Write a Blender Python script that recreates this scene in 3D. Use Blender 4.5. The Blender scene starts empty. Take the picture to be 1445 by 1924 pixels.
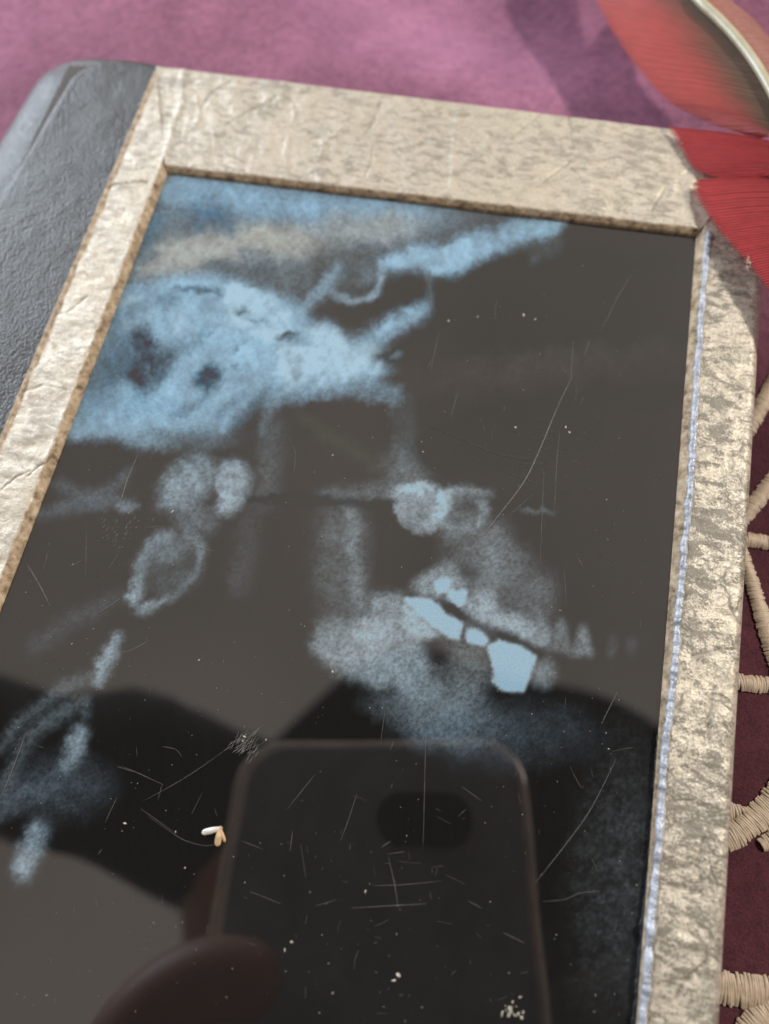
import bpy, bmesh, math, random
import numpy as np
from mathutils import Vector, Matrix

random.seed(7)
rng = np.random.default_rng(11)
scene = bpy.context.scene
COL = scene.collection

# ------------------------------------------------------------------ camera
FPX, CX, CY = 1400.0, 722.5, 962.0            # focal length and centre in photo pixels (1445 x 1924)
_d1 = np.array([812.0, -3737.0, FPX]); _d2 = np.array([-11780.0, -2035.3, FPX])   # vanishing points of the film's edges
_Y = _d1 / np.linalg.norm(_d1)
_X = -_d2 / np.linalg.norm(_d2); _X -= _Y * _X.dot(_Y); _X /= np.linalg.norm(_X)
_Z = np.cross(_X, _Y)
M = np.array([_X, _Y, _Z])                    # camera (x right, y down, z forward) -> world
ZF = 0.0100                                   # height of the film's surface above the cloth
C = np.array([0.0, 0.0, ZF + 0.105])          # the phone was held about 10 cm above the film
R_, D_, F_ = M[:, 0], M[:, 1], M[:, 2]
U_ = -D_

cam_data = bpy.data.cameras.new('camera')
cam = bpy.data.objects.new('camera', cam_data); COL.objects.link(cam)
cam_data.sensor_fit = 'VERTICAL'; cam_data.sensor_height = 36.0; cam_data.sensor_width = 27.0
cam_data.lens = FPX / 1924.0 * 36.0
cam_data.clip_start = 0.001; cam_data.clip_end = 50.0
mw = Matrix.Identity(4)
for i in range(3):
    mw[i][0] = R_[i]; mw[i][1] = U_[i]; mw[i][2] = -F_[i]; mw[i][3] = C[i]
cam.matrix_world = mw
cam_data.dof.use_dof = True
cam_data.dof.focus_distance = 0.1065
cam_data.dof.aperture_fstop = cam_data.lens / 2.3
scene.camera = cam

# ------------------------------------------------------------------ world, lamps, exposure
world = bpy.data.worlds.new('World'); scene.world = world; world.use_nodes = True
bg = world.node_tree.nodes['Background']
bg.inputs['Strength'].default_value = 0.68
_wt = world.node_tree; _n = _wt.nodes.new('ShaderNodeTexNoise'); _n.inputs['Scale'].default_value = 2.2; _n.inputs['Detail'].default_value = 2.0
_tc = _wt.nodes.new('ShaderNodeTexCoord'); _wt.links.new(_tc.outputs['Generated'], _n.inputs['Vector'])
_r = _wt.nodes.new('ShaderNodeValToRGB'); _r.color_ramp.elements[0].position = .3; _r.color_ramp.elements[1].position = .7
_r.color_ramp.elements[0].color = (0.62, 0.54, 0.48, 1); _r.color_ramp.elements[1].color = (0.88, 0.765, 0.675, 1)
_wt.links.new(_n.outputs['Fac'], _r.inputs['Fac']); _wt.links.new(_r.outputs['Color'], bg.inputs['Color'])

def area(name, loc, target, size, energy, color, size_y=None):
    l = bpy.data.lights.new(name, 'AREA'); l.energy = energy; l.color = color
    l.shape = 'RECTANGLE' if size_y else 'DISK'; l.size = size
    if size_y: l.size_y = size_y
    o = bpy.data.objects.new(name, l); COL.objects.link(o)
    o.location = loc
    o.rotation_euler = (Vector(target) - Vector(loc)).to_track_quat('-Z', 'Y').to_euler()
    return o
# sun coming in low from the far right, cool window light from the far left
area('sunlight_lamp', (1.10, 0.80, 1.48), (0.0, 0.05, 0.0), 0.13, 34.0, (1.0, 0.93, 0.82))
area('window_lamp', (-1.20, 0.75, 0.55), (-0.05, 0.08, 0.0), 1.0, 27.0, (0.78, 0.89, 1.0), 0.75)

vs = scene.view_settings
vs.view_transform = 'Standard'; vs.look = 'None'; vs.exposure = 0.0; vs.gamma = 1.0
vs.use_curve_mapping = False

# ------------------------------------------------------------------ helpers
def P(u, v, z=ZF):
    d = M @ np.array([(u - CX) / FPX, (v - CY) / FPX, 1.0])
    return C + d * (z - C[2]) / d[2]

def proj(p):                                  # world points (n,3) -> photo pixels
    q = (np.asarray(p) - C) @ M
    return CX + FPX * q[:, 0] / q[:, 2], CY + FPX * q[:, 1] / q[:, 2]

_T = rng.random((256, 256))
def vnoise(x, y, seed=0):
    x = np.asarray(x) + seed * 17.31; y = np.asarray(y) + seed * 9.77
    xi = np.floor(x).astype(int); yi = np.floor(y).astype(int)
    fx = x - xi; fy = y - yi
    fx = fx * fx * (3 - 2 * fx); fy = fy * fy * (3 - 2 * fy)
    a = _T[xi % 256, yi % 256]; b = _T[(xi + 1) % 256, yi % 256]
    c = _T[xi % 256, (yi + 1) % 256]; d = _T[(xi + 1) % 256, (yi + 1) % 256]
    return (a * (1 - fx) + b * fx) * (1 - fy) + (c * (1 - fx) + d * fx) * fy

def fbm(x, y, octv=4, seed=0, gain=0.5):
    s = 0; amp = 1; tot = 0
    for k in range(octv):
        s = s + amp * vnoise(x * 2 ** k, y * 2 ** k, seed + k * 3); tot += amp; amp *= gain
    return s / tot

def sstep(a, b, x):
    t = np.clip((np.asarray(x) - a) / (b - a), 0, 1)
    return t * t * (3 - 2 * t)

def link(o, parent=None):
    COL.objects.link(o)
    if parent is not None: o.parent = parent
    return o

def mesh_obj(name, verts, faces, mat, parent=None, smooth=True):
    me = bpy.data.meshes.new(name)
    me.from_pydata([tuple(map(float, v)) for v in verts], [], [tuple(map(int, f)) for f in faces])
    me.update()
    if mat: me.materials.append(mat)
    if smooth: me.polygons.foreach_set('use_smooth', [True] * len(me.polygons))
    return link(bpy.data.objects.new(name, me), parent)

def grid_obj(name, V, mat, parent=None, smooth=True):
    """V: (n, m, 3) array of points -> one quad sheet"""
    n, m = V.shape[:2]
    me = bpy.data.meshes.new(name)
    i = np.arange(n * m).reshape(n, m)
    q = np.stack([i[:-1, :-1], i[1:, :-1], i[1:, 1:], i[:-1, 1:]], -1).reshape(-1)
    nf = len(q) // 4
    me.vertices.add(n * m); me.vertices.foreach_set('co', V.reshape(-1).astype(np.float32))
    me.loops.add(len(q)); me.loops.foreach_set('vertex_index', q.astype(np.int32))
    me.polygons.add(nf)
    me.polygons.foreach_set('loop_start', np.arange(0, nf * 4, 4, dtype=np.int32))
    me.polygons.foreach_set('loop_total', np.full(nf, 4, dtype=np.int32))
    me.update(calc_edges=True); me.validate()
    if smooth: me.polygons.foreach_set('use_smooth', [True] * nf)
    if mat: me.materials.append(mat)
    return link(bpy.data.objects.new(name, me), parent)

def set_color(o, name, rgb):
    a = o.data.color_attributes.new(name, 'FLOAT_COLOR', 'POINT')
    rgba = np.ones((len(o.data.vertices), 4), np.float32); rgba[:, :3] = rgb
    a.data.foreach_set('color', rgba.reshape(-1))

def tag(o, label=None, cat=None, group=None, kind=None):
    if label: o['label'] = label
    if cat: o['category'] = cat
    if group: o['group'] = group
    if kind: o['kind'] = kind
    return o

def empty(name, loc=(0, 0, 0)):
    o = bpy.data.objects.new(name, None); o.location = loc; o.empty_display_size = 0.01
    return link(o)

def merge(parts):
    """list of (verts, faces) -> one"""
    V, Fc, n = [], [], 0
    for v, f in parts:
        V.extend(v); Fc.extend([tuple(i + n for i in q) for q in f]); n += len(v)
    return V, Fc

def tube(path, radii, seg=8, squash=1.0, cap=True):
    path = [np.array(p, float) for p in path]
    V, Fc = [], []
    up = np.array([0, 0, 1.0])
    for i, p in enumerate(path):
        t = path[min(i + 1, len(path) - 1)] - path[max(i - 1, 0)]
        t = t / (np.linalg.norm(t) + 1e-12)
        s = np.cross(t, up); s = s / (np.linalg.norm(s) + 1e-9)
        w = np.cross(s, t)
        r = radii[i] if hasattr(radii, '__len__') else radii
        for k in range(seg):
            a = 2 * math.pi * k / seg
            V.append(p + s * r * math.cos(a) + w * r * squash * math.sin(a))
    for i in range(len(path) - 1):
        for k in range(seg):
            a = i * seg + k; b = i * seg + (k + 1) % seg
            Fc.append((a, b, b + seg, a + seg))
    if cap:
        Fc.append(tuple(range(seg))[::-1]); Fc.append(tuple((len(path) - 1) * seg + k for k in range(seg)))
    return V, Fc

def interp_path(pts, n):
    pts = np.array(pts, float)
    d = np.r_[0, np.cumsum(np.linalg.norm(np.diff(pts, axis=0), axis=1))]
    t = np.linspace(0, d[-1], n)
    # Catmull-Rom
    out = np.zeros((n, pts.shape[1]))
    idx = np.clip(np.searchsorted(d, t, side='right') - 1, 0, len(pts) - 2)
    for j, (tt, i) in enumerate(zip(t, idx)):
        p0 = pts[max(i - 1, 0)]; p1 = pts[i]; p2 = pts[i + 1]; p3 = pts[min(i + 2, len(pts) - 1)]
        s = (tt - d[i]) / (d[i + 1] - d[i] + 1e-12)
        out[j] = 0.5 * (2 * p1 + (p2 - p0) * s + (2 * p0 - 5 * p1 + 4 * p2 - p3) * s * s + (3 * p1 - p0 - 3 * p2 + p3) * s ** 3)
    return out

# ------------------------------------------------------------------ materials
class NT:
    def __init__(self, name):
        self.m = bpy.data.materials.new(name); self.m.use_nodes = True
        self.t = self.m.node_tree; self.b = self.t.nodes['Principled BSDF']
    def n(self, typ, **kw):
        nd = self.t.nodes.new(typ)
        for k, v in kw.items():
            if k.startswith('i_'):
                nd.inputs[k[2:].replace('_', ' ')].default_value = v
            else: setattr(nd, k, v)
        return nd
    def l(self, a, b): self.t.links.new(a, b)
    def coord(self, scale=(1, 1, 1)):
        tc = self.n('ShaderNodeTexCoord'); mp = self.n('ShaderNodeMapping')
        mp.inputs['Scale'].default_value = scale
        self.l(tc.outputs['Object'], mp.inputs['Vector'])
        return mp.outputs['Vector']
    def noise(self, vec, scale, detail=4, rough=0.55, dist=0.0):
        nd = self.n('ShaderNodeTexNoise'); nd.inputs['Scale'].default_value = scale
        nd.inputs['Detail'].default_value = detail; nd.inputs['Roughness'].default_value = rough
        nd.inputs['Distortion'].default_value = dist
        self.l(vec, nd.inputs['Vector']); return nd.outputs['Fac']
    def ramp(self, fac, stops):
        r = self.n('ShaderNodeValToRGB'); e = r.color_ramp.elements
        while len(e) < len(stops): e.new(0.5)
        for el, (p, c) in zip(e, stops):
            el.position = p; el.color = (*c, 1) if len(c) == 3 else c
        self.l(fac, r.inputs['Fac']); return r.outputs['Color']
    def math(self, op, a, b=None, clamp=False):
        nd = self.n('ShaderNodeMath', operation=op); nd.use_clamp = clamp
        for i, x in enumerate((a, b)):
            if x is None: continue
            if isinstance(x, (int, float)): nd.inputs[i].default_value = x
            else: self.l(x, nd.inputs[i])
        return nd.outputs[0]
    def mix(self, fac, a, b):
        nd = self.n('ShaderNodeMix', data_type='RGBA')
        for s, x in ((nd.inputs[0], fac), (nd.inputs[6], a), (nd.inputs[7], b)):
            if isinstance(x, (int, float)): s.default_value = x
            elif isinstance(x, tuple): s.default_value = (*x, 1)
            else: self.l(x, s)
        return nd.outputs[2]
    def bump(self, h, strength, dist, normal=None):
        nd = self.n('ShaderNodeBump'); nd.inputs['Strength'].default_value = strength
        nd.inputs['Distance'].default_value = dist
        self.l(h, nd.inputs['Height'])
        if normal is not None: self.l(normal, nd.inputs['Normal'])
        return nd.outputs['Normal']
    def set(self, **kw):
        for k, v in kw.items():
            s = self.b.inputs[k.replace('_', ' ')]
            if isinstance(v, (int, float)): s.default_value = v
            elif isinstance(v, tuple): s.default_value = (*v, 1) if len(v) == 3 else v
            else: self.l(v, s)
        return self

def mat_silver_leather():
    k = NT('crackled_silver_leather'); vec = k.coord()
    tcn = k.n('ShaderNodeTexCoord'); mpn = k.n('ShaderNodeMapping'); k.l(tcn.outputs['Object'], mpn.inputs['Vector'])
    mpn.inputs['Rotation'].default_value = (0, 0, .75); mpn.inputs['Scale'].default_value = (1.0, 2.1, 1.0); va = mpn.outputs['Vector']
    at = k.n('ShaderNodeAttribute'); at.attribute_name = 'wear'
    sep = k.n('ShaderNodeSeparateColor'); k.l(at.outputs['Color'], sep.inputs['Color'])
    cut, crease, pepper = sep.outputs[0], sep.outputs[1], sep.outputs[2]
    big = k.noise(vec, 75, 4, 0.6); mid = k.noise(va, 380, 5, 0.62, 0.5); fine = k.noise(vec, 2900, 3, 0.7)
    # cracks of the foil: two sizes of cells, broken up by noise
    def cracks(scale, width):
        wob = k.n('ShaderNodeTexNoise'); wob.inputs['Scale'].default_value = scale * .8; wob.inputs['Detail'].default_value = 3; k.l(vec, wob.inputs['Vector'])
        ma = k.n('ShaderNodeVectorMath', operation='MULTIPLY_ADD'); k.l(wob.outputs['Color'], ma.inputs[0])
        ma.inputs[1].default_value = (1.3 / scale,) * 3; k.l(vec, ma.inputs[2])
        v = k.n('ShaderNodeTexVoronoi', feature='DISTANCE_TO_EDGE'); v.inputs['Scale'].default_value = scale; k.l(ma.outputs[0], v.inputs['Vector'])
        return k.ramp(v.outputs['Distance'], [(0.0, (1, 1, 1)), (width, (0, 0, 0))])
    c1 = k.math('MULTIPLY', cracks(230, .10), k.ramp(k.noise(vec, 130, 3), [(.46, (0, 0, 0)), (.60, (1, 1, 1))]))
    c2 = k.math('MULTIPLY', cracks(760, .16), k.ramp(k.noise(vec, 260, 3), [(.42, (0, 0, 0)), (.58, (1, 1, 1))]))
    crk = k.math('MULTIPLY', k.math('ADD', c1, k.math('MULTIPLY', c2, .7)), pepper, True)
    spk = k.ramp(k.math('ADD', k.math('ADD', k.math('MULTIPLY', fine, .62), k.math('MULTIPLY', mid, .38)), k.math('MULTIPLY', k.math('SUBTRACT', big, .5), .35)), [(.455, (0, 0, 0)), (.545, (1, 1, 1))])
    fle = k.ramp(k.math('ADD', mid, k.math('MULTIPLY', k.math('SUBTRACT', big, .5), .5)), [(.49, (0, 0, 0)), (.64, (1, 1, 1))])
    dark = k.math('ADD', k.math('MULTIPLY', spk, k.math('ADD', k.math('MULTIPLY', pepper, .72), .10)), k.math('MULTIPLY', fle, k.math('ADD', k.math('MULTIPLY', pepper, .45), .22)), True)
    dark = k.math('MAXIMUM', dark, crk)
    tint = k.ramp(big, [(0.3, (0.56, 0.50, 0.405)), (0.7, (0.64, 0.585, 0.50))])
    c = k.mix(k.math('MULTIPLY', dark, 0.86), tint, (0.135, 0.120, 0.092))
    c = k.mix(k.math('MULTIPLY', crease, 0.75, True), c, (0.10, 0.085, 0.065))
    raw = k.ramp(k.noise(vec, 700, 5, 0.7), [(0.33, (0.12, 0.085, 0.052)), (0.50, (0.36, 0.27, 0.18)), (0.70, (0.60, 0.49, 0.36))])
    c = k.mix(cut, c, raw)
    nrm = k.bump(fine, 0.45, 0.00014)
    nrm = k.bump(mid, 0.30, 0.00045, nrm)
    nrm = k.bump(k.math('SUBTRACT', 1.0, crk), 0.22, 0.00012, nrm)
    notcut = k.math('SUBTRACT', 1.0, cut)
    met = k.math('MULTIPLY', k.math('MULTIPLY', notcut, k.math('SUBTRACT', 1.0, k.math('MULTIPLY', dark, 0.7))), 0.36)
    rough = k.math('ADD', k.math('MULTIPLY', fine, 0.25), 0.36)
    k.set(Base_Color=c, Metallic=met, Roughness=k.math('ADD', rough, k.math('MULTIPLY', cut, 0.4)), Normal=nrm)
    return k.m

def mat_black_leather():
    k = NT('pebbled_black_leather'); va = k.coord((1.25, 0.8, 1.0)); vec = k.coord()
    v = k.n('ShaderNodeTexVoronoi', feature='F1'); v.inputs['Scale'].default_value = 2200; v.inputs['Randomness'].default_value = 1
    wob = k.n('ShaderNodeTexNoise'); wob.inputs['Scale'].default_value = 500
    k.l(va, wob.inputs['Vector'])
    add = k.n('ShaderNodeVectorMath', operation='MULTIPLY_ADD'); k.l(wob.outputs['Color'], add.inputs[0])
    add.inputs[1].default_value = (0.0012, 0.0012, 0.0012); k.l(va, add.inputs[2]); k.l(add.outputs[0], v.inputs['Vector'])
    peb = k.math('SUBTRACT', 1.0, v.outputs['Distance'])
    nrm = k.bump(peb, 0.50, 0.00019)
    nrm = k.bump(k.noise(vec, 160, 3), 0.15, 0.0008, nrm)
    c = k.ramp(k.noise(vec, 90, 4), [(0.3, (0.026, 0.026, 0.026)), (0.7, (0.042, 0.041, 0.040))])
    k.set(Base_Color=c, Roughness=0.40, Normal=nrm); k.b.inputs['Specular IOR Level'].default_value = 0.5
    return k.m

def mat_film():
    k = NT('radiograph_film')
    at = k.n('ShaderNodeAttribute'); at.attribute_name = 'radiograph_and_reflection'
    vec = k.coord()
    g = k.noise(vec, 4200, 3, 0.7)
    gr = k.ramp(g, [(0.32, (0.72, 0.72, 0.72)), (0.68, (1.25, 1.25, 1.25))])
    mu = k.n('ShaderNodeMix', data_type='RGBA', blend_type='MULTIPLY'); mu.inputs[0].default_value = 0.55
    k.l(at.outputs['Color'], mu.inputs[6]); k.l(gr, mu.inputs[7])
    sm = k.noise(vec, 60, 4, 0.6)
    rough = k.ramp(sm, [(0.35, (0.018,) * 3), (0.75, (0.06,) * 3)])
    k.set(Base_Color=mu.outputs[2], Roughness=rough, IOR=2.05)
    k.b.inputs['Specular IOR Level'].default_value = 0.5
    return k.m

def mat_cloth():
    k = NT('plum_velvet'); vec = k.coord()
    a = k.noise(vec, 26, 4, 0.6); f = k.noise(vec, 2600, 3, 0.75); m2 = k.noise(vec, 500, 4, 0.7)
    c = k.ramp(a, [(0.3, (0.058, 0.017, 0.026)), (0.7, (0.088, 0.028, 0.040))])
    sp = k.ramp(k.math('ADD', k.math('MULTIPLY', f, 0.6), k.math('MULTIPLY', m2, 0.4)), [(0.38, (0.55, 0.55, 0.55)), (0.62, (1.5, 1.4, 1.35))])
    # the far part of the cloth is a lighter mauve
    sx = k.n('ShaderNodeSeparateXYZ'); k.l(vec, sx.inputs[0])
    yy = k.math('ADD', sx.outputs[1], k.math('MULTIPLY', k.math('SUBTRACT', a, .5), .05))
    mr = k.n('ShaderNodeMapRange'); mr.inputs[1].default_value = .07; mr.inputs[2].default_value = .15; k.l(yy, mr.inputs[0])
    mv = k.ramp(k.noise(vec, 34, 4, .6), [(.3, (.185, .078, .132)), (.7, (.365, .162, .258))])
    c = k.mix(mr.outputs[0], c, mv)
    mu = k.n('ShaderNodeMix', data_type='RGBA', blend_type='MULTIPLY'); mu.inputs[0].default_value = 0.8
    k.l(c, mu.inputs[6]); k.l(sp, mu.inputs[7])
    nrm = k.bump(f, 0.6, 0.0003); nrm = k.bump(m2, 0.4, 0.0006, nrm)
    k.set(Base_Color=mu.outputs[2], Roughness=0.9, Normal=nrm)
    k.b.inputs['Sheen Weight'].default_value = 1.0; k.b.inputs['Sheen Roughness'].default_value = 0.34
    k.b.inputs['Sheen Tint'].default_value = (1.0, 0.50, 0.86, 1)
    k.b.inputs['Specular IOR Level'].default_value = 0.2
    return k.m

def mat_plain(name, col, rough=0.5, metal=0.0, nscale=None, nvar=0.25, spec=0.5, bump=0.0, bscale=800):
    k = NT(name); vec = k.coord()
    if nscale:
        c0 = tuple(x * (1 - nvar) for x in col); c1 = tuple(min(1, x * (1 + nvar)) for x in col)
        c = k.ramp(k.noise(vec, nscale, 4, 0.6), [(0.3, c0), (0.7, c1)])
    else: c = col
    k.set(Base_Color=c, Roughness=rough, Metallic=metal)
    if bump: k.set(Normal=k.bump(k.noise(vec, bscale, 4), bump, 0.0003))
    k.b.inputs['Specular IOR Level'].default_value = spec
    return k.m

def mat_feather():
    k = NT('red_feather_vane')
    at = k.n('ShaderNodeAttribute'); at.attribute_name = 'pigment'
    k.set(Base_Color=at.outputs['Color'], Roughness=0.42)
    k.b.inputs['Specular IOR Level'].default_value = 0.35
    k.b.inputs['Sheen Weight'].default_value = 0.25; k.b.inputs['Sheen Tint'].default_value = (1, 0.75, 0.7, 1)
    tr = k.n('ShaderNodeBsdfTranslucent'); k.l(at.outputs['Color'], tr.inputs['Color'])
    mx = k.n('ShaderNodeMixShader'); mx.inputs[0].default_value = 0.30
    out = k.t.nodes['Material Output']
    k.l(k.b.outputs[0], mx.inputs[1]); k.l(tr.outputs[0], mx.inputs[2]); k.l(mx.outputs[0], out.inputs['Surface'])
    return k.m

MT = dict(
    silver=mat_silver_leather(), black=mat_black_leather(), film=mat_film(), cloth=mat_cloth(), feather=mat_feather(),
    bead=mat_plain('clear_glue', (0.36, 0.39, 0.46), 0.14, 0.0, 700, 0.5, 0.8, 0.9, 1500),
    pages=mat_plain('page_edges', (0.55, 0.48, 0.36), 0.8, 0, 300, 0.2),
    board=mat_plain('cover_board', (0.06, 0.05, 0.045), 0.7, 0, 200, 0.2),
    thread=mat_plain('beige_thread', (0.50, 0.40, 0.30), 0.45, 0, 900, 0.22, 0.5),
    scratch=mat_plain('scratched_film', (0.13, 0.12, 0.105), 0.45, 0, 600, 0.5),
    dust=mat_plain('dust', (0.46, 0.42, 0.36), 0.8, 0, 900, 0.4),
)

# ------------------------------------------------------------------ the cloth everything lies on
def build_cloth():
    xs = np.arange(-0.30, 0.30, 0.0016); ys = np.arange(-0.16, 0.46, 0.0016)
    X, Y = np.meshgrid(xs, ys, indexing='ij')
    # soft folds away from the book; flat under it
    dx = np.maximum(np.maximum(-0.106 - X, X - 0.045), 0); dy = np.maximum(np.maximum(-0.085 - Y, Y - 0.128), 0)
    away = sstep(0.0, 0.05, np.hypot(dx, dy))
    Z = away * (0.010 * (fbm(X * 14 + 3, Y * 9, 3, 5) - 0.5) + 0.0045 * np.sin((X * 0.55 + Y) * 62 + 3 * fbm(X * 8, Y * 8, 2, 2)))
    Z = Z + 0.0003 * (fbm(X * 160, Y * 160, 2, 8) - 0.5)
    Z -= 0.0004
    o = grid_obj('tablecloth', np.stack([X, Y, Z], -1), MT['cloth'])
    return tag(o, kind='structure')
cloth = build_cloth()

def satin_band(px, width_px, seed):
    """a band of satin stitches along a path of photo pixels on the cloth"""
    pw = np.array([P(u, v, 0.0)[:2] for u, v in px])
    L = np.linalg.norm(np.diff(pw, axis=0), axis=1).sum()
    pitch = 0.00030
    n = max(6, int(L / pitch))
    path = interp_path(pw, n)
    r = random.Random(seed)
    wpx = np.interp(np.linspace(0, 1, n), np.linspace(0, 1, len(width_px)), width_px)
    parts = []
    for i in range(n):
        t = path[min(i + 1, n - 1)] - path[max(i - 1, 0)]; t = t / (np.linalg.norm(t) + 1e-12)
        t3 = np.array([t[0], t[1], 0]); s = np.array([-t[1], t[0], 0])
        w = wpx[i] * 0.5 / 10200.0
        w0 = w * (1 + r.uniform(-.10, .12)); w1 = w * (1 + r.uniform(-.10, .12))
        sk = r.uniform(-.12, .12) * w
        base = np.array([path[i][0], path[i][1], 0])
        h = 0.00050 * r.uniform(.9, 1.12); hw = pitch * 0.62
        V = []; K = 9
        for k in range(K):
            a = -1 + 2 * k / (K - 1)
            p = base + s * (a * (w1 if a > 0 else w0)) + t3 * (sk * a)
            z = h * (1 - abs(a) ** 2.6) - 0.0001
            for (q, dz) in ((-1, -0.00008), (0, 0.00006), (1, -0.00008)):
                V.append(p + t3 * hw * q + np.array([0, 0, z + dz]))
        Fc = []
        for k in range(K - 1):
            for q in range(2):
                a = k * 3 + q; Fc.append((a, a + 1, a + 4, a + 3))
        parts.append((V, Fc))
    V, Fc = merge(parts)
    o = mesh_obj('embroidered_band', V, Fc, MT['thread'], cloth)
    return o
BANDS = [
    ([(1380, 850), (1424, 776), (1452, 722), (1490, 660)], [26, 26, 26]),
    ([(1385, 985), (1414, 953), (1448, 908), (1500, 850)], [24, 26, 26]),
    ([(1380, 1012), (1412, 1014), (1450, 1020), (1520, 1030)], [24, 24, 24]),
    ([(1388, 1020), (1408, 1075), (1428, 1140), (1450, 1212), (1480, 1300)], [20, 22, 28, 28]),
    ([(1370, 1281), (1400, 1283), (1450, 1288), (1540, 1296)], [25, 25, 25]),
    ([(1350, 1582), (1384, 1568), (1418, 1540), (1450, 1508), (1500, 1440)], [30, 36, 36, 34]),
    ([(1372, 1524), (1386, 1524), (1398, 1520)], [26, 22, 8]),
    ([(1432, 1588), (1450, 1578), (1510, 1545)], [18, 30, 36]),
    ([(1330, 1850), (1366, 1858), (1410, 1864), (1450, 1868), (1540, 1880)], [38, 40, 42, 42]),
    ([(1390, 1960), (1418, 1926), (1450, 1898), (1520, 1850)], [34, 38, 38]),
]
for i, (p, w) in enumerate(BANDS): satin_band(p, w, 40 + i)

# ------------------------------------------------------------------ the book
book = tag(empty('journal_book', (-0.03, 0.022, 0.0)),
           'silver and black leather book with a dental X-ray film set into its cover', 'book')
BO = np.array([-0.03, 0.022, 0.0])
def bobj(o, parent=book):                     # keep world coordinates when parenting to the book
    if parent is book: o.location = tuple(-BO)
    return o

ZT = ZF + 0.0013                              # top of the silver leather
FTL, FTR = P(315, 328), P(1307, 447)
YB_F, YB = -0.056, -0.081
def lerp_y(a, b, y): t = (y - a[1]) / (b[1] - a[1]); return np.array([a[0] + (b[0] - a[0]) * t, y, a[2]])
FBL = lerp_y(FTL, P(20, 1100), YB_F); FBR = lerp_y(FTR, P(1195, 1924), YB_F)
OTL, OTR = P(293, 117, ZT), P(1452, 258, ZT)
OBL = lerp_y(OTL, P(0, 808, ZT), YB); OBR = lerp_y(OTR, P(1358, 1924, ZT), YB)

# creases of the leather traced on the photograph: polyline in pixels, width mm, depth mm, darkness
CREASES = [
    ([(203, 354), (235, 345), (278, 342)], .22, .30, 1.0),
    ([(50, 895), (70, 875), (90, 862), (106, 872)], .22, .28, 1.0),
    ([(0, 925), (30, 900), (52, 885)], .22, .2, .7),
    ([(110, 590), (140, 580), (165, 560)], .25, .2, .4),
    ([(40, 735), (80, 722), (125, 735)], .25, .18, .3),
    ([(343, 122), (338, 200), (318, 265), (306, 318)], .55, -.40, 0),
    ([(370, 180), (372, 215), (366, 240)], .3, -.25, 0),
    ([(400, 250), (405, 275)], .35, -.25, 0),
    ([(533, 145), (530, 200)], .3, -.2, 0),
    ([(548, 195), (553, 225)], .3, -.2, 0),
    ([(592, 305), (610, 270), (638, 245)], .35, -.3, .0),
    ([(540, 260), (535, 320)], .3, -.2, 0),
    ([(520, 182), (480, 205), (430, 230)], .35, .2, .5),
    ([(440, 150), (400, 175), (380, 200)], .35, .18, .4),
    ([(720, 180), (700, 230), (670, 265)], .35, .18, .45),
    ([(700, 280), (692, 330)], .3, .18, .5),
    ([(860, 200), (855, 250), (850, 350)], .35, -.22, .0),
    ([(1020, 210), (985, 235), (960, 262)], .4, .2, .45),
    ([(1068, 205), (1075, 280)], .35, .18, .5),
    ([(1100, 300), (1108, 340), (1105, 370)], .4, -.25, .0),
    ([(1070, 305), (1040, 325), (1010, 350)], .35, .18, .5),
    ([(1290, 318), (1268, 330), (1262, 360)], .3, -.25, 0),
    ([(1304, 330), (1297, 370), (1305, 420)], .45, -.35, 0),
    ([(1255, 345), (1240, 370), (1225, 400)], .3, .2, .6),
    ([(1310, 745), (1350, 748), (1390, 742)], .25, .18, .6),
    ([(1315, 960), (1360, 955), (1400, 962)], .22, .2, .8),
    ([(1300, 1240), (1350, 1225), (1395, 1215)], .22, .18, .8),
    ([(1345, 1290), (1340, 1330), (1330, 1350), (1325, 1400)], .22, .24, 1.0),
    ([(1360, 1305), (1380, 1330)], .2, .18, .8),
    ([(1350, 1600), (1335, 1630), (1350, 1660)], .22, .2, .9),
    ([(1318, 1580), (1312, 1640), (1316, 1680)], .28, .2, .9),
    ([(1270, 1880), (1300, 1840), (1330, 1810)], .25, .2, .9),
    ([(1300, 1815), (1318, 1840)], .3, .2, 1.0),
    ([(1360, 570), (1395, 588), (1425, 605)], .35, -.3, 0),
]
CREASES = [([P(u, v, ZT)[:2] for u, v in pts], w * 1e-3, d * 1e-3, k) for pts, w, d, k in CREASES]

def seg_dist(X, Y, pts):
    best = np.full(X.shape, 9.0)
    for a, b in zip(pts[:-1], pts[1:]):
        dx, dy = b[0] - a[0], b[1] - a[1]
        t = np.clip(((X - a[0]) * dx + (Y - a[1]) * dy) / (dx * dx + dy * dy + 1e-15), 0, 1)
        best = np.minimum(best, np.hypot(X - a[0] - t * dx, Y - a[1] - t * dy))
    return best

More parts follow.
